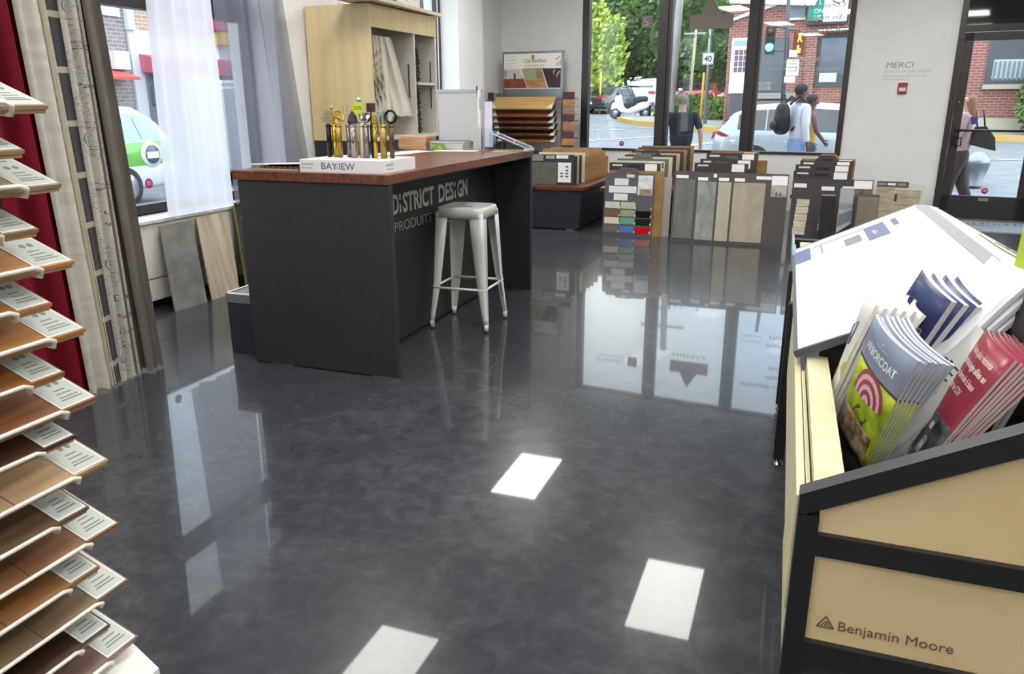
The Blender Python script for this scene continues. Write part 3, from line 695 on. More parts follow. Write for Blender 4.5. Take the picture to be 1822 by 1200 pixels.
def build_curtains():
    red = noisy('red_velvet', '#64081a', '#6e0b1e', (20, 20, 3), .85, spec=.2); cream = uvpat('cream_satin_stripe', lambda nt, uv, b: satin(nt, uv, b))
    X = -3.20
    curtain('curtain_sample', [(X-.07, 2.10), (X-.07, 2.46)], M('#d9d4cb', .8), 'white curtain sample hanging behind the flooring rack, left of the red one', fold=.05, nf=3, seedv=3)
    curtain('curtain_sample', [(X-.01, 2.39), (X+.02, 2.475), (X+.0, 2.66)], red, 'deep red curtain sample in the row by the left wall', fold=.04, nf=2, seedv=1, taper=[(X-.01, 2.36), (X+.0, 2.59)])
    curtain('curtain_sample', [(X+.01, 2.625), (X+.015, 2.785)], cream, 'cream satin striped curtain sample hanging right of the red one', fold=.022, nf=2, seedv=4, taper=[(X+.01, 2.55), (X+.015, 2.70)])
    curtain('curtain_sample', [(X+.0, 2.765), (X+.005, 2.85)], uvpat('lattice_print', pat_lattice), 'charcoal and cream lattice print curtain sample, narrow strip in the row', fold=.008, nf=1, seedv=5, taper=[(X+.0, 2.68), (X+.005, 2.82)])
    o, P, L = curtain('curtain_sample', [(X, 2.83), (X, 2.955)], uvpat('script_print', pat_script), 'ivory curtain sample printed with grey handwriting and stamps', fold=.02, nf=2, seedv=6, taper=[(X, 2.79), (X, 2.92)])
    ink = M('#5d5a64', .7)
    def onto(s, u0, z0, size, rot=0, nm='printed_word'):
        bm = text_bm(s, Matrix.Identity(4), size, ext=0, bold=.0)
        for v in bm.verts:
            x, y = v.co.x, v.co.y
            p = P(min(1, max(0, u0+x/L*1.6)), z0+y, .0015); v.co = p
        mesh_obj(nm, bm, ink, o)
    for s, u, z, h in (('Dior', .30, .98, .05), ('Dior', .35, .42, .05), ('rue', .3, .86, .04), ('Paris', .3, .33, .035), ('Dior', .3, 1.62, .05), ('1952', .3, .80, .03), ('Paris', .3, 1.45, .035), ('poste', .3, .25, .03)): onto(s, u, z, h)
    for z in (.62, 1.22, .13, 1.8):
        bm = B()
        for r in (.075, .05):
            n = 28; ring = []
            for k in range(n):
                a = 2*math.pi*k/n
                ring.append([bm.verts.new(P(min(1, max(0, .5+math.cos(a)*(r+d)/L*1.2)), z+math.sin(a)*(r+d), .0012)) for d in (0, .003)])
            for k in range(n): bm.faces.new((ring[k][0], ring[(k+1) % n][0], ring[(k+1) % n][1], ring[k][1]))
        mesh_obj('printed_stamp', bm, ink, o)
    tp = noisy('taupe_cloth', '#625c56', '#716a63', (50, 50, 4), .9)
    curtain('curtain_sample', [(X-.025, 2.93), (X-.02, 3.03)], tp, 'grey taupe curtain sample in the row, next to the printed one', fold=.022, nf=1, seedv=7, taper=[(X-.025, 2.86), (X-.02, 2.95)])
    curtain('curtain_sample', [(X, 3.0), (X+.02, 3.10)], tp, 'grey taupe curtain sample at the window end of the row', fold=.026, nf=1, seedv=9, taper=[(X, 2.905), (X+.015, 2.985)])
    bm = B(); tube(bm, [(X, 1.9, 2.9), (X, 3.25, 2.9)], .016, 10)
    for y in (1.92, 3.2): tube(bm, [(X, y, 2.9), (X, y, HC)], .006, 6)
    solo('curtain_rail', bm, M('#3a3a3c', .4, .8), 'dark rail under the ceiling holding the row of curtain samples', 'curtain rail')
    wc = clothmat('white_voile', '#ececf6', .55, .15)
    curtain('sheer_curtain', [(-4.085, 4.20), (-4.07, 4.5), (-4.085, 4.875)], wc, 'white sheer curtain glowing in front of the left window', z0=.632, fold=.022, nf=4, taper=[(-4.085, 4.29), (-4.085, 4.86)], seedv=11, ribs=.006)
    gc = clothmat('grey_voile', '#7d7e8c', .42, .33)
    curtain('sheer_curtain', [(-4.075, 4.88), (-4.06, 5.3), (-4.06, 5.9)], gc, 'translucent grey sheer curtain between the white one and the pillar', z0=.632, fold=.03, nf=4, taper=[(-4.085, 4.87), (-4.085, 5.60)], seedv=14, ribs=.006)
    bm = B(); tube(bm, [(-4.085, 3.9, 2.9), (-4.085, 5.72, 2.9)], .014, 10)
    for y in (3.95, 5.68): tube(bm, [(-4.085, y, 2.9), (-4.36, y, 2.9)], .006, 6)
    solo('curtain_rail', bm, M('#c9c9c9', .3, .8), 'pale rail over the left window holding the two sheer curtains', 'curtain rail')
def satin(nt, uv, b):
    mp = nt.nodes.new('ShaderNodeMapping'); mp.inputs['Rotation'].default_value = (0, 0, R(-35)); mp.inputs['Scale'].default_value = (2, 14, 1); nt.links.new(uv, mp.inputs[0])
    n = nt.nodes.new('ShaderNodeTexNoise'); n.inputs['Scale'].default_value = 1.6; nt.links.new(mp.outputs[0], n.inputs['Vector'])
    r = ramp(nt, [(.35, '#bdb8b0'), (.65, '#cdc8bf')]); nt.links.new(n.outputs['Fac'], r.inputs['Fac']); nt.links.new(r.outputs[0], b.inputs['Base Color'])
    b.inputs['Roughness'].default_value = .5
build_curtains()

# ------------------------------------------------------------------ left flooring rack
def build_floor_rack():
    wire = M('#e2ddd2', .3, .1, name='white_wire'); core = noisy('board_core', '#8f6f50', '#a98763', (60, 4, 60), .6)
    TX = -1.25; sl = Vector((-.934, 0, .357)); fw_ = Vector((0, -1, 0)); up = sl.cross(fw_)
    if up.z < 0: up = -up
    long_ = [(1.377, '#8f7960', '#a88f72'), (1.242, '#8b7560', '#9f8a74'), (1.102, '#a8774a', '#c49058'), (.972, '#9d6a35', '#b98347'), (.833, '#6a3f20', '#9a6434'), (.699, '#a98a66', '#c2a680'), (.556, '#6d4a30', '#8b6444'), (.422, '#62503c', '#80694f'), (.281, '#5c463c', '#7a6258')]
    short = [(1.305, '#94785c', '#ab8d6c'), (1.170, '#806549', '#9b7c5c'), (1.036, '#98693c', '#b5834e'), (.904, '#7c4f28', '#a06c3a'), (.777, '#3c2417', '#543424'), (.625, '#55402e', '#705842'), (.491, '#7a5230', '#9c7146'), (.353, '#2b1911', '#452a1c')]
    rack = thing('flooring_display_rack', 'white wire rack holding slanted flooring sample boards at the left edge', 'display rack', (-1.45, .6, 0))
    bm = B()
    for y in (.30, .78): tube(bm, [(-1.60, y, .1), (-1.60, y, 1.62)], .012, 8)
    tube(bm, [(-1.60, .30, 1.62), (-1.60, .78, 1.62)], .012, 8); bx(bm, -1.64, -1.58, .26, .82, .1, .14)
    mesh_obj('post_frame', bm, wire, rack)
    bm = B(); slab(bm, [(-1.66, .12, .25), (-1.185, .12, .25), (-1.165, 1.01, .25), (-1.30, 1.06, .25), (-1.66, 1.06, .25)], .25)
    mesh_obj('base_box', bm, WHITE, rack)
    ordn = ['topmost', 'second from the top', 'third from the top', 'fourth from the top', 'middle one', 'fourth from the bottom', 'third from the bottom', 'second from the bottom', 'lowest']
    ords = ['topmost', 'second from the top', 'third from the top', 'fourth from the top', 'fourth from the bottom', 'third from the bottom', 'second from the bottom', 'lowest']
    cn = {0: 'greyish brown', 1: 'taupe brown', 2: 'warm tan', 3: 'golden brown', 4: 'dark reddish brown', 5: 'pale maple', 6: 'mid brown', 7: 'grey brown', 8: 'dusty brown'}
    cs = {0: 'light brown', 1: 'brown', 2: 'honey brown', 3: 'chestnut', 4: 'very dark brown', 5: 'smoky brown', 6: 'amber brown', 7: 'near black brown'}
    def board(z, ty, L, c1, c2, lab, grp, lw):
        o = Vector((TX, ty, z))
        t = thing('flooring_sample_board', lab, 'flooring sample', o, 0, grp)
        def q(a, b, d=0): return o+sl*a+fw_*b+up*d
        Wd = .32
        top = noisy('plank_'+c1[1:], c1, c2, (26, 2.2, 26), .38, detail=8, dist=.6, coat=.15)
        mesh_obj('plank', slab(B(), [q(0, 0), q(0, L), q(Wd, L), q(Wd, 0)], .007, True), top, t)
        mesh_obj('core', slab(B(), [q(.002, .002, -.007), q(.002, L, -.007), q(Wd, L, -.007), q(Wd, .002, -.007)], .008, True), core, t)
        bm = B()
        bx(bm, 0, 0, 0, 0, 0, 0); bm.clear()
        slab(bm, [q(.105, .0, .0003), q(.105, L, .0003), q(.107, L, .0003), q(.107, .0, .0003)], .0005, True); slab(bm, [q(.0, .2, .0003), q(.0, .2015, .0003), q(.105, .2015, .0003), q(.105, .2, .0003)], .0005, True)
        mesh_obj('joint_line', bm, M('#3c2c20', .7), t)
        lb = mesh_obj('label_card', slab(B(), [q(.004, .004, .0014), q(.004, lw, .0014), q(.145, lw, .0014), q(.145, .004, .0014)], .0012, True), M('#e6e6e2', .45), t)
        mesh_obj('label_face', slab(B(), [q(.008, .008, .0019), q(.008, lw-.004, .0019), q(.141, lw-.004, .0019), q(.141, .008, .0019)], .0006, True), M('#c3cac5', .45), lb)
        bm = B()
        def bar(a0, a1, b0, b1): slab(bm, [q(a0, b0, .0023), q(a0, b1, .0023), q(a1, b1, .0023), q(a1, b0, .0023)], .0003, True)
        rr = random.Random(int(z*1000))
        for k, a in enumerate((.022, .030, .042, .054)): bar(a, a+.003, lw*.5-lw*(.30-.05*k), lw*.5+lw*(.28-.04*k))
        for k in range(7): bar(.118, .123, lw*.25+k*lw*.075, lw*.25+k*lw*.075+lw*.05)
        bar(.104, .107, lw*.3, lw*.66)
        for b0 in (.36, .56):
            n = 10; c = [q(.078+.007*math.cos(2*math.pi*i/n), lw*b0+.0055*math.sin(2*math.pi*i/n), .0023) for i in range(n)]
            slab(bm, c, .0003)
        mesh_obj('printed_marks', bm, M('#7d8380', .6), lb)
        # wire retainer of the rack
        y0, y1 = .075, L-.02
        bm = B(); tube(bm, [q(.02, y0, -.02), q(-.008, y0, -.012), q(-.014, y0+.006, .005), q(-.012, y0+.02, .011), q(-.012, .32, .011), q(-.012, .335, .005), q(-.006, .34, -.012), q(.02, .34, -.02)], .0042, 8)
        mesh_obj('wire_retainer', bm, wire, rack)
    for k, (z, c1, c2) in enumerate(long_):
        board(z, 1.045, .72, c1, c2, '%s flooring board among the longer boards of the left rack, %s' % (cn[k], ordn[k]), 'longer flooring boards on the left rack', .078)
    for k, (z, c1, c2) in enumerate(short):
        board(z, .985, .66, c1, c2, '%s flooring board among the shorter boards of the left rack, %s' % (cs[k], ords[k]), 'shorter flooring boards on the left rack', .066)
build_floor_rack()

# ------------------------------------------------------------------ wardrobe with hanging samples
def build_wardrobe():
    t = thing('open_wardrobe', 'pale oak wardrobe on a dark base with open white compartments, behind the counter', 'wardrobe', (-3.8, 6.68, 0))
    x0, x1, y0, y1 = -4.12, -3.50, 6.055, 7.32; zb, zt = 1.06, 2.165
    wi = M('#c9c6bd', .5)
    mesh_obj('base_cabinet', BX(x0, x1+.01, y0+.01, y1, 0, zb), noisy('dark_base', '#1d1e26', '#24252d', (20, 20, 20), .5), t)
    mesh_obj('side_panel', BX(x0, x1, y0, y0+.03, zb, zt), OAKZ, t)
    mesh_obj('side_panel', BX(x0, x1, y1-.03, y1, zb, zt-.001), wi, t)
    mesh_obj('header_panel', BX(x1-.02, x1+.004, y0+.001, y1-.001, 1.985, zt+.001), OAKZ, t)
    mesh_obj('top_panel', BX(x0, x1-.02, y0+.03, y1-.03, zt-.03, zt), OAK, t)
    mesh_obj('back_panel', BX(x0, x0+.015, y0+.03, y1-.03, zb, zt-.03), wi, t)
    mesh_obj('bottom_panel', BX(x0+.015, x1-.005, y0+.03, y1-.03, zb, zb+.03), wi, t)
    mesh_obj('divider', BX(x0+.015, x1, 6.845, 6.87, zb+.03, 1.985), wi, t)
    mesh_obj('shelf', BX(x0+.015, x1-.01, 6.87, y1-.03, 1.54, 1.562), wi, t)
    gr = M('#3d3d3f', .5)
    for y, za, zc in ((6.80, 1.42, 1.72), (7.262, 1.57, 1.76), (7.262, 1.32, 1.52)):
        mesh_obj('slot_rail', BX(-3.56, -3.55, y+.022, y+.034, za, zc, bev=0), gr, t)
    bm = B(); tube(bm, [(-3.75, y0+.03, 1.94), (-3.75, 6.845, 1.94)], .012); mesh_obj('hanging_rod', bm, CHROME, t)
    # plank lying on top
    mx = Matrix.Translation((-3.56, 6.55, zt+.012)) @ Matrix.Rotation(R(3), 4, 'Z')
    solo('plank', bx(B(), -.17, .14, -.78, .85, 0, .028, mx), M('#dccdb8', .5), 'long pale plank lying on top of the oak wardrobe', 'plank')
    mx = Matrix.Translation((-3.60, 6.62, zt+.041)) @ Matrix.Rotation(R(1), 4, 'Z')
    # hanging samples
    cols = [('#574a42', 'brown and white figured', 6.10, 0), ('#2f2a28', 'ivory with black leaf print', 6.16, 1), ('#6c6058', 'dark edged beige', 6.23, 0), ('#d8d2c4', 'plain ivory', 6.31, 0), ('#d9d6ce', 'long white', 6.42, 2)]
    for k, (c, n, y, st) in enumerate(cols):
        mat = noisy('hanging_cloth_%d' % k, c, '#d6d0c2' if k < 3 else '#e6e2d8', (9, 9, 5), .85, lo=.42, hi=.5 if k < 3 else .7)
        lowy = y+.03+(.14 if st == 2 else .0)
        o, P, L = curtain('hanging_fabric_sample', [(-3.62, lowy), (-3.51, lowy+(.20 if st == 2 else .06))], mat, n+' fabric sample hanging in the left compartment of the wardrobe', 'fabric sample', z0=1.14+.03*k, z1=1.93, fold=.022, nf=2, taper=[(-3.66, y), (-3.53, y+.05)], seedv=20+k, group='fabric samples hanging in the wardrobe')
        bm = B(); tube(bm, [(-3.75, y+.01, 1.955), (-3.66, y+.01, 1.935), (-3.56, y+.03, 1.93)], .004, 5); mesh_obj('hanger_clip', bm, CHROME, o)
    # black beaded chains on the right compartment side
    for (a, b_, la) in ((1.86, 1.57, 'upper'), (1.53, 1.10, 'lower')):
        bm = B(); r2 = random.Random(3)
        for k in range(90):
            u = k/90; z = a+(b_-a)*u; w = .01+.045*u
            ball(bm, (-3.50+r2.uniform(-.01, .01), 6.895+r2.uniform(-.01, w), z), .011, sub=1)
        tube(bm, [(-3.50, 6.89, a+.03), (-3.50, 6.89, a)], .004, 5)
        solo('beaded_tassel', bm, M('#26201e', .4), 'black beaded tassel hanging in the %s right compartment of the wardrobe' % la, 'tassel')
build_wardrobe()

# ------------------------------------------------------------------ corner flooring display
def build_corner_display():
    gm = M('#8d9194', .35, .7); D = .42
    t = thing('header_display_rack', 'grey metal flooring display with a printed header board in the far corner', 'display rack', W(-3.75, .5, 0), -A)
    def w3(s, d, z): return W(s, d, z)
    sL, sR = -4.20, -3.26
    bm = B()
    for s in (sL, sR-.03): wbx(bm, s, s+.03, -.30, -.27, 0, 2.05)
    wbx(bm, sL, sR, -.30, -.27, 2.03, 2.06); wbx(bm, sL, sR, -.30, -.28, 1.40, 1.56)
    for s in (sL, sR-.03): wbx(bm, s, s+.03, -.72, -.27, .0, .05)
    mesh_obj('metal_frame', bm, gm, t)
    bm = B(); wbx(bm, sL+.0, sR, -.70, -.28, .05, .70); mesh_obj('lower_cabinet', bm, M('#3c2a20', .5), t)
    bm = B(); wbx(bm, sL+.03, sR-.03, -.31, -.30, 1.56, 2.03); hd = mesh_obj('header_board', bm, M('#efede6', .4), t)
    HF = lambda s, z, o=.312: frame(W(s, o, z), US, (0, 0, 1))
    hs0, hw = sL+.03, (sR-sL-.06)
    mesh_obj('header_lettering', text_bm('Cali Bamboo', HF(hs0+.31, 1.91), .075, .33, -.001, shear=.35), M('#5f5c56', .5), hd)
    mesh_obj('header_slogan', join(text_bm('eco friendly . beautiful . strong', HF(hs0+.32, 1.865), .028, .30), text_bm('THE GREENEST FLOORING ON EARTH', HF(hs0+.31, 1.825), .026, .33)), M('#8d6a64', .5), hd)
    bm = B(); slab(bm, [W(hs0+.43, .312, 1.955), W(hs0+.475, .312, 1.955), W(hs0+.475, .312, 2.01), W(hs0+.43, .312, 2.01)], .001, True); mesh_obj('header_emblem', bm, M('#c08a2c', .4), hd)
    bm = B()
    for k in range(4): slab(bm, [W(hs0+.03, .312, 1.99-.045*k), W(hs0+.17+.01*k, .312, 1.99-.045*k), W(hs0+.17+.01*k, .312, 1.994-.045*k), W(hs0+.03, .312, 1.994-.045*k)], .001, True)
    for k in range(3): slab(bm, [W(hs0+.80+.03*k, .312, 1.86), W(hs0+.815+.03*k, .312, 1.86), W(hs0+.815+.03*k, .312, 1.90+.02*k), W(hs0+.80+.03*k, .312, 1.90+.02*k)], .001, True)
    mesh_obj('header_small_print', bm, M('#a9a79f', .5), hd)
    bm = B(); tube(bm, [W(hs0+.79, .314, 1.955), W(hs0+.805, .314, 1.94), W(hs0+.86, .314, 1.985)], .004, 5); mesh_obj('check_mark', bm, M('#3c3c3c', .5), hd)
    z0, z1 = 1.57, 1.83
    p = lambda s, z: W(hs0+s, .311, z)
    m1 = noisy('photo_pale_wall', '#b9aeb0', '#cfc6c4', (9, 9, 9), .4); m2 = noisy('photo_red_floor', '#7a3a28', '#94503a', (8, 8, 40), .4)
    mesh_obj('picture_left_wall', slab(B(), [p(.0, 1.70), p(.30, 1.70), p(.25, z1), p(.0, z1)], .001, True), m1, hd)
    mesh_obj('picture_left_floor', slab(B(), [p(.0, z0), p(.36, z0), p(.31, 1.698), p(.0, 1.698)], .001, True), m2, hd)
    bm = B(); slab(bm, [p(.15, 1.69), p(.185, 1.69), p(.18, 1.77), p(.155, 1.77)], .002, True); slab(bm, [p(.02, 1.72), p(.03, 1.72), p(.03, 1.80), p(.0, 1.80), p(.0, 1.79), p(.02, 1.79)], .002, True); mesh_obj('picture_furniture', bm, M('#3b3640', .5), hd)
    mesh_obj('picture_middle_window', slab(B(), [p(.32, 1.69), p(.50, 1.69), p(.50, z1), p(.27, z1)], .001, True), noisy('photo_window_view', '#8fa0a0', '#a4aa6c', (14, 14, 14), .4), hd)
    mesh_obj('picture_middle_wall', slab(B(), [p(.50, 1.69), p(.63, 1.69), p(.58, z1), p(.50, z1)], .001, True), noisy('photo_brown_wall', '#8a6a55', '#a98669', (14, 14, 14), .4), hd)
    mesh_obj('picture_middle_floor', slab(B(), [p(.37, z0), p(.68, z0), p(.63, 1.688), p(.32, 1.688)], .001, True), noisy('photo_gold_floor', '#a3743e', '#c0935c', (8, 8, 30), .35), hd)
    mesh_obj('picture_right', slab(B(), [p(.69, z0), p(.875, z0), p(.875, z1), p(.59, z1)], .001, True), M('#33202a', .4), hd)
    bm = B(); tube(bm, [p(.79, 1.81)+UN*-.003, p(.76, 1.78)+UN*-.003, p(.78, 1.74)+UN*-.003], .012, 6, r2=.006); tube(bm, [p(.86, 1.79)+UN*-.003, p(.82, 1.74)+UN*-.003, p(.81, 1.70)+UN*-.003], .014, 6, r2=.006); mesh_obj('picture_hands', bm, M('#c9a596', .5), hd)
    # sloping sample boards, top one light
    zs = [1.30, 1.195, 1.11, 1.035, .945, .86]
    cc = [('#b98f4f', '#d2ab68'), ('#6e3417', '#8a4a22'), ('#5c2a14', '#7a3d20'), ('#50301a', '#6b4526'), ('#3f2110', '#5d351c'), ('#7c4a1f', '#9a6530')]
    nm = ['golden blond', 'orange brown', 'reddish brown', 'dull brown', 'very dark brown', 'warm honey']
    ordn = ['topmost', 'second from the top', 'third from the top', 'third from the bottom', 'second from the bottom', 'lowest']
    cor = M('#cfe6dc', .4)
    for k, z in enumerate(zs):
        q = thing('bamboo_sample_board', '%s wide sample board on the corner display, %s' % (nm[k], ordn[k]), 'flooring sample', W(-3.73, .75, z), -A, 'sloping sample boards on the corner display')
        sh = .018*k
        a, b_, c, d = W(-4.12+sh, .84, z), W(-3.20+sh*.5, .84, z), W(-3.28+sh*.5, .52, z+.15), W(-4.20+sh, .52, z+.15)
        mesh_obj('board', slab(B(), [a, b_, c, d], .018), noisy('bamboo_%d' % k, cc[k][0], cc[k][1], (3, 30, 30), .35, coat=.2), q)
        for e in (0, 1):
            u = Vector((0, 0, .0015))
            tri = [a+u, a+(b_-a)*.09+u, a+(d-a)*.55+u] if e == 0 else [b_+(a-b_)*.09+u, b_+u, b_+(c-b_)*.55+u]
            mesh_obj('corner_card', slab(B(), tri, .001, e == 0 and False), cor, q)
        if 0 < k < 6:
            for s in (-4.02, -3.62):
                bm = B(); tube(bm, [W(s+sh, .855, z-.02), W(s+sh, .855, z+.012), W(s+.33+sh, .855, z+.012), W(s+.33+sh, .855, z-.02)], .0035, 5); mesh_obj('retainer_wire', bm, gm, q)
    bm = B()
    for s in (-4.235, -4.215): 
        for z in zs: tube(bm, [W(s, .50, z-.01), W(s+.04, .80, z-.03)], .006, 5)
    slab(bm, [W(-4.225, .32, .72), W(-4.20, .80, .72), W(-4.20, .80, .90), W(-4.225, .42, 1.50), W(-4.225, .32, 1.50)], .006)
    mesh_obj('wire_arms', bm, gm, t)
    # the small blocks on both sides
    L = [(-4.30, 1.46, '#3b1712', 'dark mahogany'), (-4.29, 1.36, '#4f463e', 'grey brown'), (-4.27, 1.25, '#a87e3c', 'golden'), (-4.255, 1.13, '#a8762a', 'amber')]
    Rr = [(-3.135, 1.46, '#3b1712', 'dark mahogany'), (-3.12, 1.36, '#9a6a34', 'golden'), (-3.105, 1.26, '#7c6a5c', 'greyish'), (-3.095, 1.17, '#4a1f1a', 'maroon'), (-3.08, 1.06, '#8f6234', 'honey'), (-3.07, .95, '#4a1d14', 'dark red'), (-3.06, .85, '#99693a', 'light brown'), (-3.05, .77, '#3a1812', 'near black')]
    for side, lst in (('left', L), ('right', Rr)):
        for k, (s, z, c, n) in enumerate(lst):
            d = .55+.03*k
            b = B(); wbx(b, s-.09+(.06 if side == 'right' else 0), s+.08+(.06 if side == 'right' else 0), -d, -d+.012, z-.04, z+.05)
            wbx(b, s-.09+(.06 if side == 'right' else 0), s+.08+(.06 if side == 'right' else 0), -d+.012, -d+.16, z-.045, z-.033)
            solo('small_wood_sample', b, noisy('smallwood_%s%d' % (side, k), c, '#%02x%02x%02x' % tuple(min(255, int(int(c[i:i+2], 16)*1.2)) for i in (1, 3, 5)), (30, 5, 30), .45),
                 '%s small wood sample %s of the corner display, %s of its column' % (n, side, ['topmost', 'second', 'third', 'fourth', 'fifth', 'sixth', 'seventh', 'lowest'][k]), 'wood sample', 'small wood samples at the %s of the corner display' % side)
    bm = B()
    for s in (-4.245, -3.10): tube(bm, [W(s, .42, 0), W(s, .42, 1.5)], .014, 6)
    for lst in (L, Rr):
        for k, (s, z, c, n) in enumerate(lst):
            tube(bm, [W(-4.245 if lst is L else -3.10, .42, z-.05), W(s+(.06 if lst is Rr else 0), .45+.03*k, z-.05)], .006, 5)
    mesh_obj('side_stands', bm, gm, t)
build_corner_display()

# ------------------------------------------------------------------ low display tables and sample boards
NB = noisy('navy_table_body', '#1c1e26', '#24262e', (20, 20, 20), .5)
def table(x0, x1, y0, y1, h, lab, taper=.09):
    t = thing('low_display_table', lab, 'table', ((x0+x1)/2, (y0+y1)/2, 0))
    bm = B(); slab(bm, [(x0+.02, y0+.02, h-.045), (x1-.01, y0+.02, h-.045), (x1-.01, y1, h-.045), (x0+.02, y1, h-.045)], .003)
    bx(bm, x0, x1, y0, y1, h-.04, h, None, .003); mesh_obj('tabletop', bm, WALN, t)
    bm = B(); prism(bm, [(x0+.03, y0+.03, .012), (x1-.05, y0+.03, .012), (x1-.02, y0+.03, h-.042), (x0+.03, y0+.03, h-.042)], (0, y1-y0-.06, 0)); mesh_obj('body', bm, NB, t)
    for x in (x0+.12, x1-.15): mesh_obj('foot_glide', BX(x-.05, x+.05, y0+.04, y0+.06, 0, .012, bev=0), M('#8b8b88', .3, .8), t)
    mesh_obj('label_strip', BX(x1-.004, x1+.001, y0+.15, y1-.1, h-.012, h+.002, bev=0), M('#9a9aa2', .4), t)
    return t
DG = M('#3b3438', .6, name='dark_backing'); KR = noisy('kraft_board', '#8b6a40', '#a27e50', (8, 8, 8), .8)
def sboard(x0, x1, y, z0, z1, c, lab, group, lean=.06, label=True, hand=False, th=.008, edge=None, gray=False):
    """a standing sample board, leaning back"""
    q = thing('sample_board', lab, 'sample board', ((x0+x1)/2, y, z0), 0, group)
    Hh = z1-z0
    pts = [(x0, y, z0), (x1, y, z0), (x1, y+lean*Hh, z1)]
    if hand:
        cx = (x0+x1)/2; k = y+lean*Hh
        pts += [(cx+.12, k, z1), (cx+.075, k+.003, z1+.055), (cx-.075, k+.003, z1+.055), (cx-.12, k, z1)]
    pts.append((x0, y+lean*Hh, z1))
    mesh_obj('backing_board', slab(B(), pts, th), c, q)
    def at(u, v, off=.001): return Vector((x0+(x1-x0)*u, y-off+lean*Hh*v, z0+Hh*v))
    if label:
        mesh_obj('paper_label', slab(B(), [at(.70, .66), at(.93, .66), at(.93, .97), at(.70, .97)], .001), PAPER, q)
        bm = B()
        for i in range(2): slab(bm, [at(.95, .74+.1*i), at(.985, .74+.1*i), at(.985, .82+.1*i), at(.95, .82+.1*i)], .001)
        mesh_obj('swatch', bm, M('#4a3432', .5), q)
        mesh_obj('name_strip', slab(B(), [at(.06, .86), at(.26, .86), at(.26, .93), at(.06, .93)], .001), M('#d9d9d6', .5), q)
    if hand or label:
        mesh_obj('hand_slot', slab(B(), [at(.36, .80 if not hand else 1.005), at(.62, .80 if not hand else 1.005), at(.60, .90 if not hand else 1.06), at(.38, .90 if not hand else 1.06)], .0005), M('#1c1210' if not gray else '#5c5c58', .7), q)
    return q, at
def quadp(at, u0, u1, v0, v1, m, parent, name='tile', off=.006, th=.005):
    return mesh_obj(name, slab(B(), [at(u0, v0, off), at(u1, v0, off), at(u1, v1, off), at(u0, v1, off)], th), m, parent)
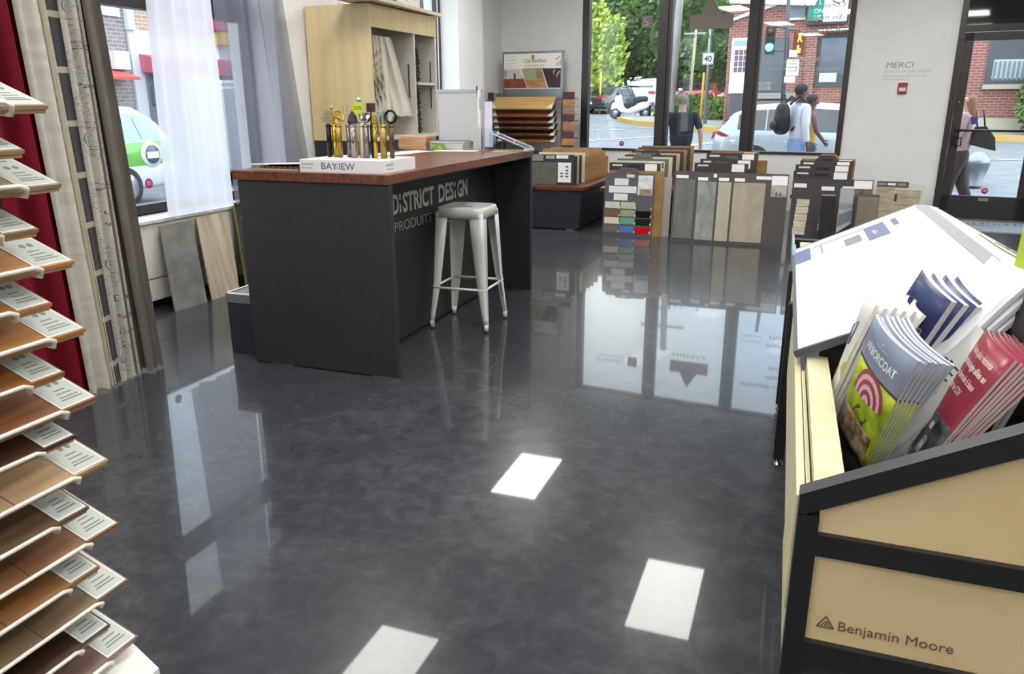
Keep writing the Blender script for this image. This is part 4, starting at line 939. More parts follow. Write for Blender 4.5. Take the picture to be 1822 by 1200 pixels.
def build_boards():
    table(-3.45, -2.27, 8.36, 10.45, .48, 'low navy display table with a walnut top, left of the boards and behind the counter')
    table(-2.09, -1.21, 8.40, 10.4, .48, 'low navy display table standing behind the colour tile board')
    table(-1.12, -.24, 8.75, 10.4, .46, 'low navy display table hidden behind the four stone strips board')
    table(-.12, .58, 8.55, 10.2, .46, 'low navy display table behind the stacked stone board on the right')
    g1 = 'sample boards standing on the left low table'
    q, at = sboard(-2.93, -2.42, 8.5, .485, .818, DG, 'dark board with a large grey stone square, front of the left low table', None, .03, label=False)
    quadp(at, .01, .62, .0, .74, noisy('grey_stone_sample', '#55564c', '#66665c', (10, 10, 10), .6), q, 'stone_sample')
    quadp(at, .02, .30, .78, .99, M('#88888a', .5), q, 'stone_sample')
    quadp(at, .64, .94, .09, .74, PAPER, q, 'paper_label', .004)
    for u, v in ((.82, .58), (.82, .46), (.82, .36), (.82, .26), (.70, .36), (.70, .26)): quadp(at, u, u+.06, v, v+.05, M('#5f5f5f', .5), q, 'swatch', .0065, .001)
    quadp(at, .60, .87, .87, .98, PAPER, q, 'name_strip', .004)
    q2 = quadp(at, .36, .56, .86, .96, M('#b5aaa0', .5), q, 'logo_badge', .004)
    ys = [8.56, 8.64, 8.74, 8.86, 9.0, 9.15, 9.32, 9.5, 9.7, 9.95]
    for k, y in enumerate(ys):
        c = (DG, M('#b7ab8c', .6), DG, M('#cfc8b4', .6), KR, KR, KR, KR, KR, KR)[k]
        x1 = -2.40+(.0, .0, .005, .01, .02, .03, .03, .04, .04, .02)[k]
        sboard(-2.95, x1, y, .485, .80+(.0, .01, .0, .02, .05, .04, .05, .04, 0, -.08)[k], c, '%s sample board on the left low table, number %s from the front' % (('dark', 'beige', 'dark', 'cream', 'brown kraft', 'brown kraft', 'brown kraft', 'brown kraft', 'brown kraft', 'low brown kraft')[k], ('two', 'three', 'four', 'five', 'six', 'seven', 'eight', 'nine', 'ten', 'eleven')[k]), g1, .03, label=False)
    # second table
    g2 = 'sample boards standing on the second low table'
    nm = ['dark', 'cream edged', 'grey', 'cream', 'dark', 'pale', 'dark brown', 'brown kraft', 'dark', 'brown kraft']
    for k in range(10):
        y = 8.52+.12*k
        c = (DG, M('#cfc9b5', .6), M('#6d6a5c', .6), M('#d2ccb8', .6), DG, M('#b9ad90', .6), DG, KR, DG, KR)[k]
        x0 = -2.02+.015*k; x1 = -1.46+.022*k
        sboard(x0, x1, y, .485, .745+.014*k, c, '%s sample board on the second low table, %s from the front' % (nm[k], ('first', 'second', 'third', 'fourth', 'fifth', 'sixth', 'seventh', 'eighth', 'ninth', 'hindmost')[k]), g2, .03, label=(k in (0, 1)), hand=(k in (2, 4)), gray=(k in (2, 4)))
    # third and fourth
    g3 = 'sample boards standing on the third low table'
    for k, (y, x0, x1, z1) in enumerate(((8.88, -1.15, -.58, .735), (9.2, -1.13, -.54, .755), (9.6, -1.11, -.53, .80), (9.95, -1.10, -.54, .80))):
        sboard(x0, x1, y, .47, z1, DG if k < 3 else KR, '%s board with white label behind the stone strips boards, %s row' % (('dark', 'dark slotted', 'dark brown', 'kraft')[k], ('first', 'second', 'third', 'last')[k]), g3, .04, label=True, hand=(k == 0), gray=True)
    sboard(-.60, -.44, 10.1, .465, .69, KR, 'small kraft board at the right end of the third low table', g3, .03, label=False)
    g4 = 'sample boards standing on the fourth low table'
    for k, (y, x0, x1, z1, h) in enumerate(((8.62, -.11, .44, .695, False), (8.95, -.10, .46, .735, False), (9.3, -.06, .48, .755, True), (9.7, -.05, .52, .75, True))):
        sboard(x0, x1, y, .465, z1, DG if k != 3 else KR, '%s board on the rightmost low table, %s row' % (('dark', 'dark slotted', 'dark handled', 'brown handled')[k], ('first', 'second', 'third', 'last')[k]), g4, .04, label=True, hand=h)
    # the colour tile board, in front of the second table
    q, at = sboard(-2.0, -1.475, 8.20, .0, .652, M('#55525a', .55), 'grey handled board with a cross of white tiles and rows of coloured tiles', None, .12, label=False)
    # handle
    k = 8.20+.12*.652
    c0 = [(-1.90, .652), (-1.845, .70), (-1.83, .71), (-1.69, .71), (-1.675, .70), (-1.62, .652)]; c1 = [(-1.80, .652), (-1.79, .69), (-1.785, .692), (-1.725, .692), (-1.72, .69), (-1.71, .652)]
    bm = B(); A1 = [bm.verts.new((x, k-.002, z)) for x, z in c0]; A2 = [bm.verts.new((x, k-.002, z)) for x, z in c1]; B1 = [bm.verts.new((x, k+.008, z)) for x, z in c0]; B2 = [bm.verts.new((x, k+.008, z)) for x, z in c1]
    for i in range(5):
        for f in ((A1[i], A2[i], A2[i+1], A1[i+1]), (B1[i], B1[i+1], B2[i+1], B2[i]), (A1[i], A1[i+1], B1[i+1], B1[i]), (A2[i], B2[i], B2[i+1], A2[i+1])): bm.faces.new(f)
    mesh_obj('carry_handle', bm, M('#5a585f', .5), q)
    tl = lambda c: M(c, .18, name='glazed_'+c[1:])
    wt = tl('#e4e5e0')
    for u, v in ((.20, .81), (.09, .69), (.37, .69), (.20, .57)): quadp(at, u, u+.285, v, v+.108, wt, q)
    rows = [(.44, ('#cdd0c6', '#bfc1b2')), (.315, ('#7a5f4c', '#9aa07f')), (.19, ('#d9d3bb', '#6fa08b')), (.055, ('#716a68', '#5678b8'))]
    for v, (a, b_) in rows:
        quadp(at, .03, .33, v, v+.105, tl(a), q); quadp(at, .355, .655, v, v+.105, tl(b_), q)
    for v, c in ((.305, '#141416'), (.18, '#23231f'), (.05, '#c4121a')): quadp(at, .675, .975, v, v+.105, tl(c), q)
    quadp(at, .68, .975, .665, .975, noisy('room_photo', '#b9c4cc', '#e0e2e2', (6, 6, 20), .4), q, 'room_picture', .003, .002)
    quadp(at, .72, .96, .67, .76, noisy('room_photo_low', '#a59a92', '#8f6d55', (20, 20, 20), .4), q, 'room_picture', .0035, .001)
    quadp(at, .44, .60, .935, .985, M('#cfcfc8', .5), q, 'name_strip', .003, .001)
    bm = B()
    for v in (.44, .315, .19, .055):
        for u in (.322, .648, .965): slab(bm, [at(u, v-.002, .0075), at(u+.02, v-.002, .0075), at(u+.02, v+.03, .0075), at(u, v+.03, .0075)], .001)
    mesh_obj('code_tags', bm, WHITE, q)
    sboard(-1.97, -1.385, 8.245, .0, .68, KR, 'brown kraft board leaning behind the colour tile board', None, .1, label=False)
    sboard(-1.90, -1.30, 8.285, .0, .62, M('#a9a59b', .7), 'grey edged mosaic board leaning behind the kraft board', None, .1, label=False)
    # four stone strips, two boards side by side
    gb = M('#4f4847', .55)
    S = [noisy('stone_a', '#5c625d', '#777a73', (7, 7, 4), .4, detail=9), noisy('stone_b', '#7d817e', '#9b9d97', (9, 9, 5), .4, detail=9, dist=1), noisy('stone_c', '#a8a595', '#b9b3a0', (9, 9, 5), .4), noisy('stone_d', '#9c9485', '#b3a897', (5, 5, 3), .4, detail=9, dist=.8)]
    q, at = sboard(-1.245, -.985, 8.04, 0, .705, gb, 'grey board with one dark grey stone strip, left end of the stone boards', None, .12, label=False)
    quadp(at, .07, .93, .05, .885, S[0], q, 'stone_strip'); quadp(at, .08, .55, .90, .945, PAPER, q, 'name_strip', .003)
    q, at = sboard(-1.03, -.14, 8.02, 0, .70, gb, 'wide grey board with three stone strips, a room picture and white name strips', None, .12, label=False)
    for (a, b_, s) in ((.035, .235, 1), (.26, .40, 2), (.425, .765, 3)): quadp(at, a, b_, .045, .87, S[s], q, 'stone_strip')
    for a, b_, v in ((.03, .14, .885), (.26, .37, .885), (.43, .54, .885)): quadp(at, a, b_, v, v+.045, PAPER, q, 'name_strip', .003)
    quadp(at, .66, .82, .92, .965, PAPER, q, 'name_strip', .003); quadp(at, .20, .235, .93, .98, WHITE, q, 'seal', .003)
    quadp(at, .825, .99, .85, .975, PAPER, q, 'paper_label', .004); quadp(at, .825, .99, .69, .85, noisy('bottle_photo', '#9a9b95', '#b4b4ac', (9, 9, 9), .4), q, 'room_picture', .004)
    bm = B()
    for u in (.885, .925):
        c = at(u, .71, .006); lathe(bm, [(.008, 0), (.010, .02), (.004, .03), (.004, .042)], c, 8)
    mesh_obj('picture_bottles', bm, M('#6f6f70', .4), q)
    # slate and mosaic board, wide
    q, at = sboard(-.10, .605, 7.93, 0, .675, M('#3f383c', .6), 'wide dark board with stacked stone and mosaic columns, right of the stone strips', None, .10, label=False)
    stc = noisy('stacked_stone', '#b5a68c', '#d8d2c4', (8, 8, 40), .7, detail=8, c3='#8b7c64')
    for k in range(5):
        quadp(at, .075-.006*k, .235-.006*k, .62-.1*k, .715-.1*k, stc, q, 'stone_row', .012, .01)
    mo = ['#cfcab8', '#a9a487', '#8a9199', '#b3a98b']
    for j, (u, n) in enumerate(((.40, 4), (.66, 4), (.94, 3))):
        for k in range(n): quadp(at, u-.01*k, u+.075-.01*k, .60-.105*k, .70-.105*k, M(mo[(k+j) % 4], .3), q, 'mosaic_tile')
    for u, v in ((.02, .875), (.37, .845), (.63, .855)): quadp(at, u, u+.16, v, v+.055, WHITE, q, 'name_strip', .003)
    quadp(at, .985, .999, .2, .99, M('#7d4b38', .5), q, 'wood_edge', .002)
    quadp(at, .765, .985, .88, .99, PAPER, q, 'paper_label', .004); quadp(at, .765, .985, .77, .88, noisy('brown_photo', '#4a4038', '#7b6c58', (15, 15, 15), .5), q, 'room_picture', .004)
    # single tiles in front of it
    q, at = sboard(.165, .285, 7.66, 0, .565, BLACK, 'tall narrow black glossy tile standing before the mosaic board', None, .08, label=False, th=.012)
    quadp(at, .02, .98, .975, 1.0, M('#8b8b86', .4), q, 'top_edge', .004)
    q, at = sboard(.315, .43, 7.62, 0, .63, M('#a9acb0', .5), 'white and black picture board showing grey steps, beside the narrow black tile', None, .06, label=False)
    mesh_obj('picture_shape', slab(B(), [at(.05, .62, .002), at(.95, .70, .002), at(.95, .55, .002), at(.05, .45, .002)], .001), M('#6f7784', .5), q)
    mesh_obj('picture_shape', slab(B(), [at(.0, .36, .002), at(1, .50, .002), at(1, .0, .002), at(.0, .0, .002)], .001), M('#15151a', .5), q)
    mesh_obj('picture_shape', slab(B(), [at(.0, .80, .002), at(1, .78, .002), at(1, .72, .002), at(.0, .70, .002)], .001), M('#8a929c', .5), q)
    q, at = sboard(.45, .625, 7.42, 0, .60, M('#55504c', .5), 'satin metallic tile in a dark frame at the right end of the tile boards', None, .06, label=False)
    quadp(at, .04, .97, .02, .97, noisy('satin_metal', '#8b8377', '#a39b8e', (2, 2, 2), .28, metal=.7), q, 'metal_face')
    # boards against the wall, right
    q = thing('sample_board', 'plank pattern sample board leaning on the white wall beside the door', 'sample board', W(1.1, .3, 0), -A)
    def at(u, v, off=0): return W(.86+.54*u, .34-.10*v+off, .45*v)
    mesh_obj('backing_board', slab(B(), [at(0, 0), at(1, 0), at(1, .94), at(.66, .94), at(.64, 1), at(.0, 1)], .01), M('#c9c7c4', .6), q)
    pl = noisy('plank_look_tile', '#9c8e74', '#b7aa90', (5, 5, 26), .6, detail=7, c3='#7c7050')
    for v in (.0, .21, .42, .62):
        mesh_obj('plank_tile', slab(B(), [at(.01, v, .012), at(.38, v, .012), at(.38, v+.2, .012), at(.01, v+.2, .012)], .008), pl, q)
        mesh_obj('plank_tile', slab(B(), [at(.40, v-.02, .012), at(.90, v-.02, .012), at(.90, v+.17, .012), at(.40, v+.17, .012)], .008), pl, q)
    mesh_obj('dark_header', slab(B(), [at(.0, .85, .011), at(.64, .85, .011), at(.64, .99, .011), at(.0, .99, .011)], .006), M('#4a403c', .5), q)
    for u in (.02, .22, .42): mesh_obj('name_strip', slab(B(), [at(u, .89, .013), at(u+.16, .89, .013), at(u+.16, .95, .013), at(u, .95, .013)], .001), WHITE if u == .22 else M('#8a8480', .5), q)
    mesh_obj('dark_gap', slab(B(), [at(.385, .48, .014), at(.44, .48, .014), at(.44, .68, .014), at(.385, .68, .014)], .003), M('#2b2426', .5), q)
build_boards()

# ------------------------------------------------------------------ wall marks
def build_wall_marks():
    F = lambda s, z: frame(W(s, .0012, z), US, (0, 0, 1))
    t = thing('wall_lettering', 'grey MERCI lettering with small lines under it on the white wall', 'lettering', W(.95, 0, 1.55), -A)
    mesh_obj('merci_lettering', text_bm('MERCI', F(.775, 1.755), .092, .30, 0, shear=.15), M('#8d8d8c', .6), t)
    mesh_obj('thanks_lettering', text_bm("DE NOUS AVOIR CHOISIS", F(.77, 1.70), .050, .50, -.004), M('#b4b4b2', .6), t)
    mesh_obj('small_lettering', join(text_bm('NOS SPÉCIALISTES SE FERONT UN PLAISIR', F(.77, 1.652), .028, .46), text_bm('DE VOUS SERVIR ICI', F(.768, 1.615), .028, .28)), M('#a6a6a4', .6), t)
    t = thing('fire_alarm', 'red fire alarm pull station on the white wall below the lettering', 'fire alarm', W(.995, .03, 1.46), -A)
    bm = B(); wbx(bm, .945, 1.045, -.035, 0, 1.463, 1.585, .004); mesh_obj('alarm_body', bm, M('#8e0f1f', .35), t)
    bm = B(); wbx(bm, .958, 1.032, -.040, -.035, 1.487, 1.53, .002); mesh_obj('pull_plate', bm, M('#d9c9c9', .4), t)
    mesh_obj('alarm_lettering', text_bm('FEU', frame(W(.972, .0358, 1.545), US, (0, 0, 1)), .030, .05), M('#c8607a', .5), t)
build_wall_marks()
def build_mats():
    m = noisy('ribbed_mat', '#7f828c', '#949aa6', (60, 60, 60), .85)
    t = thing('door_mat', 'grey entrance mat with a dark brush mark lying before the glass door', 'mat', W(2.2, .5, 0), -A)
    bm = B(); slab(bm, [W(1.45, .95, .008), W(3.2, .95, .008), W(3.2, .12, .008), W(1.45, .12, .008)], .008); mesh_obj('mat_body', bm, m, t)
    dk = M('#2b2c33', .8)
    mesh_obj('mat_lettering', text_bm('BIENVENUE DISTRICT DESIGN', frame(W(1.72, .30, .0085), US, UN), .085, 1.3, .0), dk, t) if False else None
    bm = B(); r5 = random.Random(4)
    for k in range(20):
        s = 1.80+k*.065+r5.uniform(-.01, .01); e = r5.uniform(.02, .045)
        slab(bm, [W(s, .36, .0092), W(s+e, .36, .0092), W(s+e*.8, .28, .0092), W(s+.01, .29, .0092)], .0005)
    mesh_obj('printed_word_row', bm, dk, t)
    mesh_obj('printed_swoosh', slab(B(), [W(1.86, .47, .0092), W(2.0, .52, .0092), W(2.25, .47, .0092), W(2.02, .50, .0092), W(1.88, .44, .0092)], .0005), dk, t)
build_mats()

# ------------------------------------------------------------------ right hand paint rack
def build_paint_rack():
    bl = M('#18181b', .42); wood = OAK
    K = lambda x, y, z: Vector((x+.05-(y-1.40)*.0236, y, z))     # x measured from the front face of the rack
    t = thing('leaflet_rack', 'black framed leaflet rack with pale wood end panels and a white sloping top, right foreground', 'display rack', (.5, 2.9, 0))
    def kbox(x0, x1, y0, y1, z0, z1):
        return prism(B(), [K(x0, y0, z0), K(x1, y0, z0), K(x1, y0, z1), K(x0, y0, z1)], K(0, y1, 0)-K(0, y0, 0))
    SLP = .52
    def end(y0, far=False):
        bm = kbox(0, .038, y0, y0+.04, .012, .64 if not far else .68)
        if not far:
            bm = join(bm, prism(B(), [K(0, y0, .635), K(.46, y0, .635+.46*SLP), K(.50, y0, .635+.46*SLP), K(.96, y0, .635), K(1.0, y0, .635), K(1.0, y0, .68), K(.505, y0, .68+.46*SLP), K(.455, y0, .68+.46*SLP), K(0, y0, .68)], K(0, y0+.04, 0)-K(0, y0, 0)))
        else:
            bm = join(bm, kbox(.038, .96, y0, y0+.04, .64, .68))
        bm = join(bm, kbox(.96, 1.0, y0, y0+.04, .012, .635 if not far else .68), kbox(.038, .96, y0, y0+.04, .558, .602), kbox(.038, .96, y0, y0+.04, .318, .366), kbox(.038, .96, y0, y0+.04, .06, .10))
        return mesh_obj('end_frame', bm, bl, t)
    end(1.40); end(4.34, True)
    # wood infills of the near end
    w1 = prism(B(), [K(.038, 1.415, .602), K(.96, 1.415, .602), K(.96, 1.415, .635), K(.50, 1.415, .635+.44*SLP), K(.46, 1.415, .635+.44*SLP), K(.038, 1.415, .645)], (0, .012, 0))
    mesh_obj('end_panel_upper', w1, wood, t)
    lo = mesh_obj('end_panel_lower', kbox(.038, .96, 1.415, 1.427, .366, .558), wood, t)
    ink = M('#5f4e45', .6)
    F = lambda x, z: frame(K(x, 1.4142, z), (1, -.0, 0), (0, 0, 1))
    mesh_obj('maker_lettering', text_bm('Benjamin Moore', F(.094, .3965), 0.030, .198, 0), ink, lo)
    bm = B(); y = 1.4142
    tri = lambda a, b, c: [K(a[0], y, a[1]), K(b[0], y, b[1]), K(c[0], y, c[1])]
    A_, B_, C_ = (.058, .398), (.088, .398), (.073, .423)
    for p, q_ in ((A_, B_), (B_, C_), (C_, A_)): tube(bm, [K(p[0], y, p[1]), K(q_[0], y, q_[1])], .0016, 5)
    for d in (0, .006): tube(bm, [K(.066+d, y, .401), K(.0735+d*.7, y, .412), K(.080+d, y, .401)], .0012, 5)
    mesh_obj('maker_emblem', bm, ink, lo)
    mesh_obj('lower_shelf', kbox(.04, .96, 1.44, 4.34, .23, .25), M('#6a6c70', .45), t)
    # legs between, with chrome glides
    for y in (2.97, 3.58):
        leg = mesh_obj('leg', kbox(-.022, .018, y, y+.04, .03, .66), bl, t)
        c = K(-.002, y+.02, 0); mesh_obj('chrome_glide', lathe(B(), [(.018, 0), (.018, .006), (.006, .012), (.006, .032)], (c.x, c.y, 0), 12), CHROME, leg)
    for x, y in ((.019, 1.42), (.98, 1.42), (.019, 4.36), (.98, 4.36)):
        c = K(x, y, 0); mesh_obj('chrome_glide', lathe(B(), [(.018, 0), (.018, .006), (.006, .012), (.006, .014)], (c.x, c.y, 0), 12), CHROME, t)
    for y0, y1, z0 in ((1.445, 2.96, .40), (3.02, 3.57, .33), (3.63, 4.33, .33)):
        mesh_obj('front_panel', kbox(-.004, .012, y0, y1, z0, .655), CREAM, t)
    mesh_obj('front_panel_lower', kbox(.014, .022, 1.445, 2.2, .12, .66), M('#c9c59f', .5), t)
    mesh_obj('lip_board', kbox(.026, .082, 1.442, 2.27, .44, .684), CREAM, t)
    # trough
    dk = M('#141417', .6)
    mesh_obj('trough_floor', kbox(.060, .96, 1.442, 2.30, .46, .475), dk, t)
    mesh_obj('trough_back', kbox(.62, .635, 1.442, 2.30, .475, .90), dk, t)
    mesh_obj('trough_end', prism(B(), [K(.06, 2.285, .475), K(.62, 2.285, .475), K(.62, 2.285, .89), K(.46, 2.285, .90), K(.06, 2.285, .69)], (0, .012, 0)), dk, t)

    # white sloping panel, 2.25 .. 3.74
    z_ = lambda x: .705+(x-.0)*.48
    def P(x, y, o=0): return K(x, y, z_(x)+o)
    ya, yb, xa, xb = 2.25, 3.88, .0, .478
    sp = mesh_obj('sloping_panel', slab(B(), [P(xa, ya), P(xb, ya), P(xb, yb), P(xa, yb)], .012), M('#f1f1f0', .35), t)
    mesh_obj('panel_edge', join(slab(B(), [P(xa-.012, ya, -.004), P(xa, ya, -.004), P(xa, yb+.01, -.004), P(xa-.012, yb+.01, -.004)], .014), slab(B(), [P(xa, yb+.001, .001), P(xb, yb+.001, .001), P(xb, yb+.014, .001), P(xa, yb+.014, .001)], .016), slab(B(), [P(xa-.012, ya-.014, .002), P(xb, ya-.014, .002), P(xb, ya-.001, .002), P(xa-.012, ya-.001, .002)], .02)), M('#4a4b52', .4), t)
    def mk(x0, x1, y0, y1, m, nm, sk=0): mesh_obj(nm, slab(B(), [P(x0, y0, .0015), P(x1, y0+sk, .0015), P(x1, y1+sk, .0015), P(x0, y1, .0015)], .001), m, sp)
    nv = M('#5d6b8f', .4); gr2 = M('#a2a3a8', .4)
    mk(.0, .06, 3.50, 3.78, M('#54699c', .4), 'printed_block'); mk(.27, .345, 3.44, 3.76, nv, 'printed_block'); mk(.37, .39, 3.58, 3.74, M('#6a6468', .4), 'printed_block')
    mk(.075, .27, 3.745, 3.775, gr2, 'printed_line'); mk(.10, .108, 3.54, 3.74, M('#8a94c0', .4), 'printed_line'); mk(.19, .25, 3.50, 3.66, M('#7a797d', .4), 'printed_oval')
    mk(.03, .05, 3.46, 3.50, WHITE, 'printed_mark') if False else None
    mk(.295, .32, 3.54, 3.64, WHITE, 'printed_window')
    mesh_obj('side_cheek', prism(B(), [K(.0, yb+.015, .66), K(xb, yb+.015, .66), K(xb, yb+.015, z_(xb)-.02), K(.0, yb+.015, z_(0)-.02)], (0, .012, 0)), M('#35353a', .5), t)
    # ridge and back slope
    zr = z_(xb)
    mesh_obj('ridge_strip', prism(B(), [K(xb, 2.30, zr-.02), K(xb+.055, 2.30, zr-.02), K(xb+.055, 2.30, zr+.002), K(xb, 2.30, zr+.002)], K(0, 3.89, 0)-K(0, 2.30, 0)), M('#8f8f97', .45), t)
    bp = mesh_obj('back_slope', slab(B(), [K(xb+.055, 2.30, zr), K(xb+.175, 2.30, zr-.012), K(xb+.085, 3.89, zr-.005), K(xb+.055, 3.89, zr)], .012), M('#dad8cb', .5), t)
    mesh_obj('back_edge', slab(B(), [K(xb+.175, 2.30, zr-.012), K(xb+.183, 2.30, zr-.014), K(xb+.092, 3.90, zr-.006), K(xb+.085, 3.89, zr-.005)], .02), M('#4a453f', .5), t)
    bm = B()
    for d in (0, .014, .022): tube(bm, [K(xb+.105+d, 3.1-12*d, zr-.002), K(xb+.11+d*1.4, 2.8, zr-.004), K(xb+.135+d, 2.42, zr-.005)], .0016, 5)
    mesh_obj('printed_squiggle', bm, M('#6e5f5f', .5), bp)
    mesh_obj('far_top', kbox(.03, .96, 3.92, 4.335, .655, .668), CREAM, t)
    mesh_obj('far_post_face', kbox(-.012, .0, 3.76, 4.38, .62, .70), M('#7f9aa8', .4), t)
    mesh_obj('back_panel', kbox(.985, .998, 1.445, 4.33, .12, .63), CREAM, t)
    solo('lime_board', slab(B(), [(.575, 2.50, .925), (.86, 2.32, .915), (.86, 2.30, 1.10), (.568, 2.44, 1.085)], .006), M('#b7d04c', .5), 'lime green board standing at the right edge behind the white leaflets', 'board')
build_paint_rack()

def leaflet_stack(name, quad, n, step, cover, labf, group, art=None, pages='#bfc0c4', th=.006, bend=.012, curl=.0, edge=None):
    BL, BR, TR, TL = [Vector(p) for p in quad]
    nrm = (TR-BL).cross(TL-BR).normalized()
    if nrm.dot(Vector((0, 0, 1.38))-BL) < 0: nrm = -nrm
    for i in range(n):
        off = Vector(step)*i+Vector((rnd.uniform(-.001, .001), rnd.uniform(-.002, .002), rnd.uniform(-.004, .004)))*(i > 0)
        def P(u, v, o=0, off=off, i=i):
            p = BL.lerp(BR, u).lerp(TL.lerp(TR, u), v)+off*(.45+.75*v)
            return p+nrm*(o + bend*math.sin(math.pi*u)*(.3+.7*v) - curl*(u*v)**2)
        q = thing(name, labf(i), 'leaflet', P(.5, 0), 0, group)
        def sheetm(u0, u1, v0, v1, o, t_, nu=8, nv=6):
            bm = B()
            F_ = [[bm.verts.new(P(u0+(u1-u0)*a/nu, v0+(v1-v0)*b/nv, o)) for a in range(nu+1)] for b in range(nv+1)]
            K_ = [[bm.verts.new(P(u0+(u1-u0)*a/nu, v0+(v1-v0)*b/nv, o-t_)) for a in range(nu+1)] for b in range(nv+1)]
            for b in range(nv):
                for a in range(nu):
                    f = bm.faces.new((F_[b][a], F_[b][a+1], F_[b+1][a+1], F_[b+1][a])); f.smooth = True
                    f = bm.faces.new((K_[b][a], K_[b+1][a], K_[b+1][a+1], K_[b][a+1])); f.smooth = True
            for b in range(nv):
                bm.faces.new((F_[b][0], F_[b+1][0], K_[b+1][0], K_[b][0])); bm.faces.new((F_[b][nu], K_[b][nu], K_[b+1][nu], F_[b+1][nu]))
            for a in range(nu):
                bm.faces.new((F_[0][a], K_[0][a], K_[0][a+1], F_[0][a+1])); bm.faces.new((F_[nv][a], F_[nv][a+1], K_[nv][a+1], K_[nv][a]))
            bmesh.ops.recalc_face_normals(bm, faces=bm.faces[:]); return bm
        mesh_obj('pages', sheetm(.005, .995, .005, .995, -.0006, th), M(pages, .55), q)
        cv = mesh_obj('cover', sheetm(0, 1, 0, 1, 0, .0007), cover, q)
        if art: art(i, P, sheetm, cv)
def ptext(s, P, u, v, width, height, mat, parent, nm='cover_lettering', bold=.01, o=.0008):
    bm = text_bm(s, Matrix.Identity(4), 1, ext=0, bold=bold)
    xs = [a.co.x for a in bm.verts]; w = max(xs)-min(xs)
    for a in bm.verts:
        x, y = a.co.x/w*width, a.co.y*height; a.co = P(u+x, v+y, o)
    return mesh_obj(nm, bm, mat, parent)
def poly(P, pts, o=.0008):
    bm = B(); bm.faces.new([bm.verts.new(P(u, v, o)) for u, v in pts]); return bm
def build_leaflets():
    wt = M('#eef0f4', .5)
    # Arborcoat
    green = noisy('lawn_print', '#6f8a1e', '#b9c93a', (16, 16, 16), .35, detail=8); brown = noisy('flower_print', '#4a3a2c', '#b7a08c', (38, 38, 38), .35, detail=8, c3='#c04a7c')
    def art(i, P, S, cv):
        mesh_obj('cover_picture', S(.0, 1, .0, .66, .0006, .0004), green, cv)
        mesh_obj('cover_band', S(.0, 1, .655, .675, .0009, .0004), M('#4f4238', .4), cv)
        mesh_obj('cover_picture_foot', S(.0, .9, .0, .24, .0009, .0004), brown, cv)
        if i: return
        ptext('ARBORCOAT', P, .12, .765, .72, .10, wt, cv, bold=.02)
        ptext('Benjamin Moore', P, .34, .875, .26, .025, M('#c9cfdb', .5), cv)
        mesh_obj('cover_emblem', poly(P, [(.44, .905), (.50, .905), (.47, .93)]), M('#c9cfdb', .5), cv)
        # striped parasol
        cx, cy = .56, .42
        for k in range(6):
            r1, r0 = .42-.065*k, .42-.065*(k+1)
            pts = [(cx+r1*math.cos(a)*.9-.05, cy+r1*.62*math.sin(a)) for a in [R(d) for d in range(10, 200, 19)]]
            pts2 = [(cx+r0*math.cos(a)*.9-.05, cy+r0*.62*math.sin(a)) for a in [R(d) for d in range(10, 200, 19)]]
            bm = B(); a_ = [bm.verts.new(P(u, v, .0012)) for u, v in pts]; b_ = [bm.verts.new(P(u, v, .0012)) for u, v in pts2]
            for j in range(len(a_)-1): bm.faces.new((a_[j], a_[j+1], b_[j+1], b_[j]))
            mesh_obj('printed_parasol_stripe', bm, M('#8c3a50' if k % 2 == 0 else '#d6a2b4', .5), cv)
        mesh_obj('printed_shade', poly(P, [(.30, .26), (.62, .24), (.70, .33), (.40, .36)], .0011), M('#4c5a16', .5), cv)
    o = ['front of its fanned stack', 'second in the stack', 'third in the stack', 'fourth in the stack', 'fifth in the stack', 'sixth in the stack', 'hindmost of the stack']
    leaflet_stack('leaflet', [(0.144, 2.086, 0.571), (0.209, 1.926, 0.509), (0.256, 1.822, 0.831), (0.189, 1.982, 0.893)], 7, (0.0095, 0.001, -0.001), M('#7d8aa4', .32),
                  lambda i: 'blue topped leaflet with a green lawn picture, '+o[i], 'blue and green leaflets in the near trough', art, th=.008, curl=.02)
    # red
    cans = noisy('paint_cans_print', '#17181c', '#5a5e66', (22, 22, 22), .35, detail=3, c3='#b9c0c8')
    def art2(i, P, S, cv):
        mesh_obj('cover_picture', S(.0, 1, .0, .44, .0006, .0004), cans, cv)
        if i: return
        for k, s in enumerate(('Notre plus récente', 'technologie alliée en', 'une formule à base', 'teneur en COV')):
            ptext(s, P, .14+.0*k, .86-.085*k, (.68, .74, .66, .50)[k], .065, M('#ecd7d9', .5), cv, bold=.015)
        for (u, v) in ((.55, .36), (.62, .22), (.3, .18), (.42, .08)):
            mesh_obj('printed_can', poly(P, [(u-.07, v-.06), (u+.07, v-.06), (u+.07, v+.05), (u+.03, v+.065), (u-.03, v+.065), (u-.07, v+.05)], .0012), M('#9aa0a6' if v < .3 else '#5b5f68', .4), cv)
            mesh_obj('printed_can_label', poly(P, [(u-.05, v-.03), (u+.05, v-.03), (u+.05, v+.02), (u-.05, v+.02)], .0014), M('#d7dade' if u != .3 else '#7ba05a', .4), cv)
    leaflet_stack('leaflet', [(0.286, 2.049, 0.528), (0.301, 1.87, 0.513), (0.451, 1.855, 0.851), (0.436, 2.034, 0.866)], 7, (0.0095, 0.001, -0.002), M('#8e2f40', .32),
                  lambda i: 'red leaflet with paint can picture, '+o[i], 'red leaflets in the near trough', art2, pages='#b9b0b2', th=.0075, curl=.012)
    def art3(i, P, S, cv):
        if i: return
        ptext('C E', P, .30, .62, .42, .16, M('#33353a', .5), cv, bold=-.005)
        mesh_obj('printed_square', poly(P, [(.50, .68), (.56, .68), (.56, .74), (.50, .74)]), M('#33353a', .5), cv)
        ptext('nouvelle collection', P, .25, .52, .5, .04, M('#6d8f86', .5), cv)
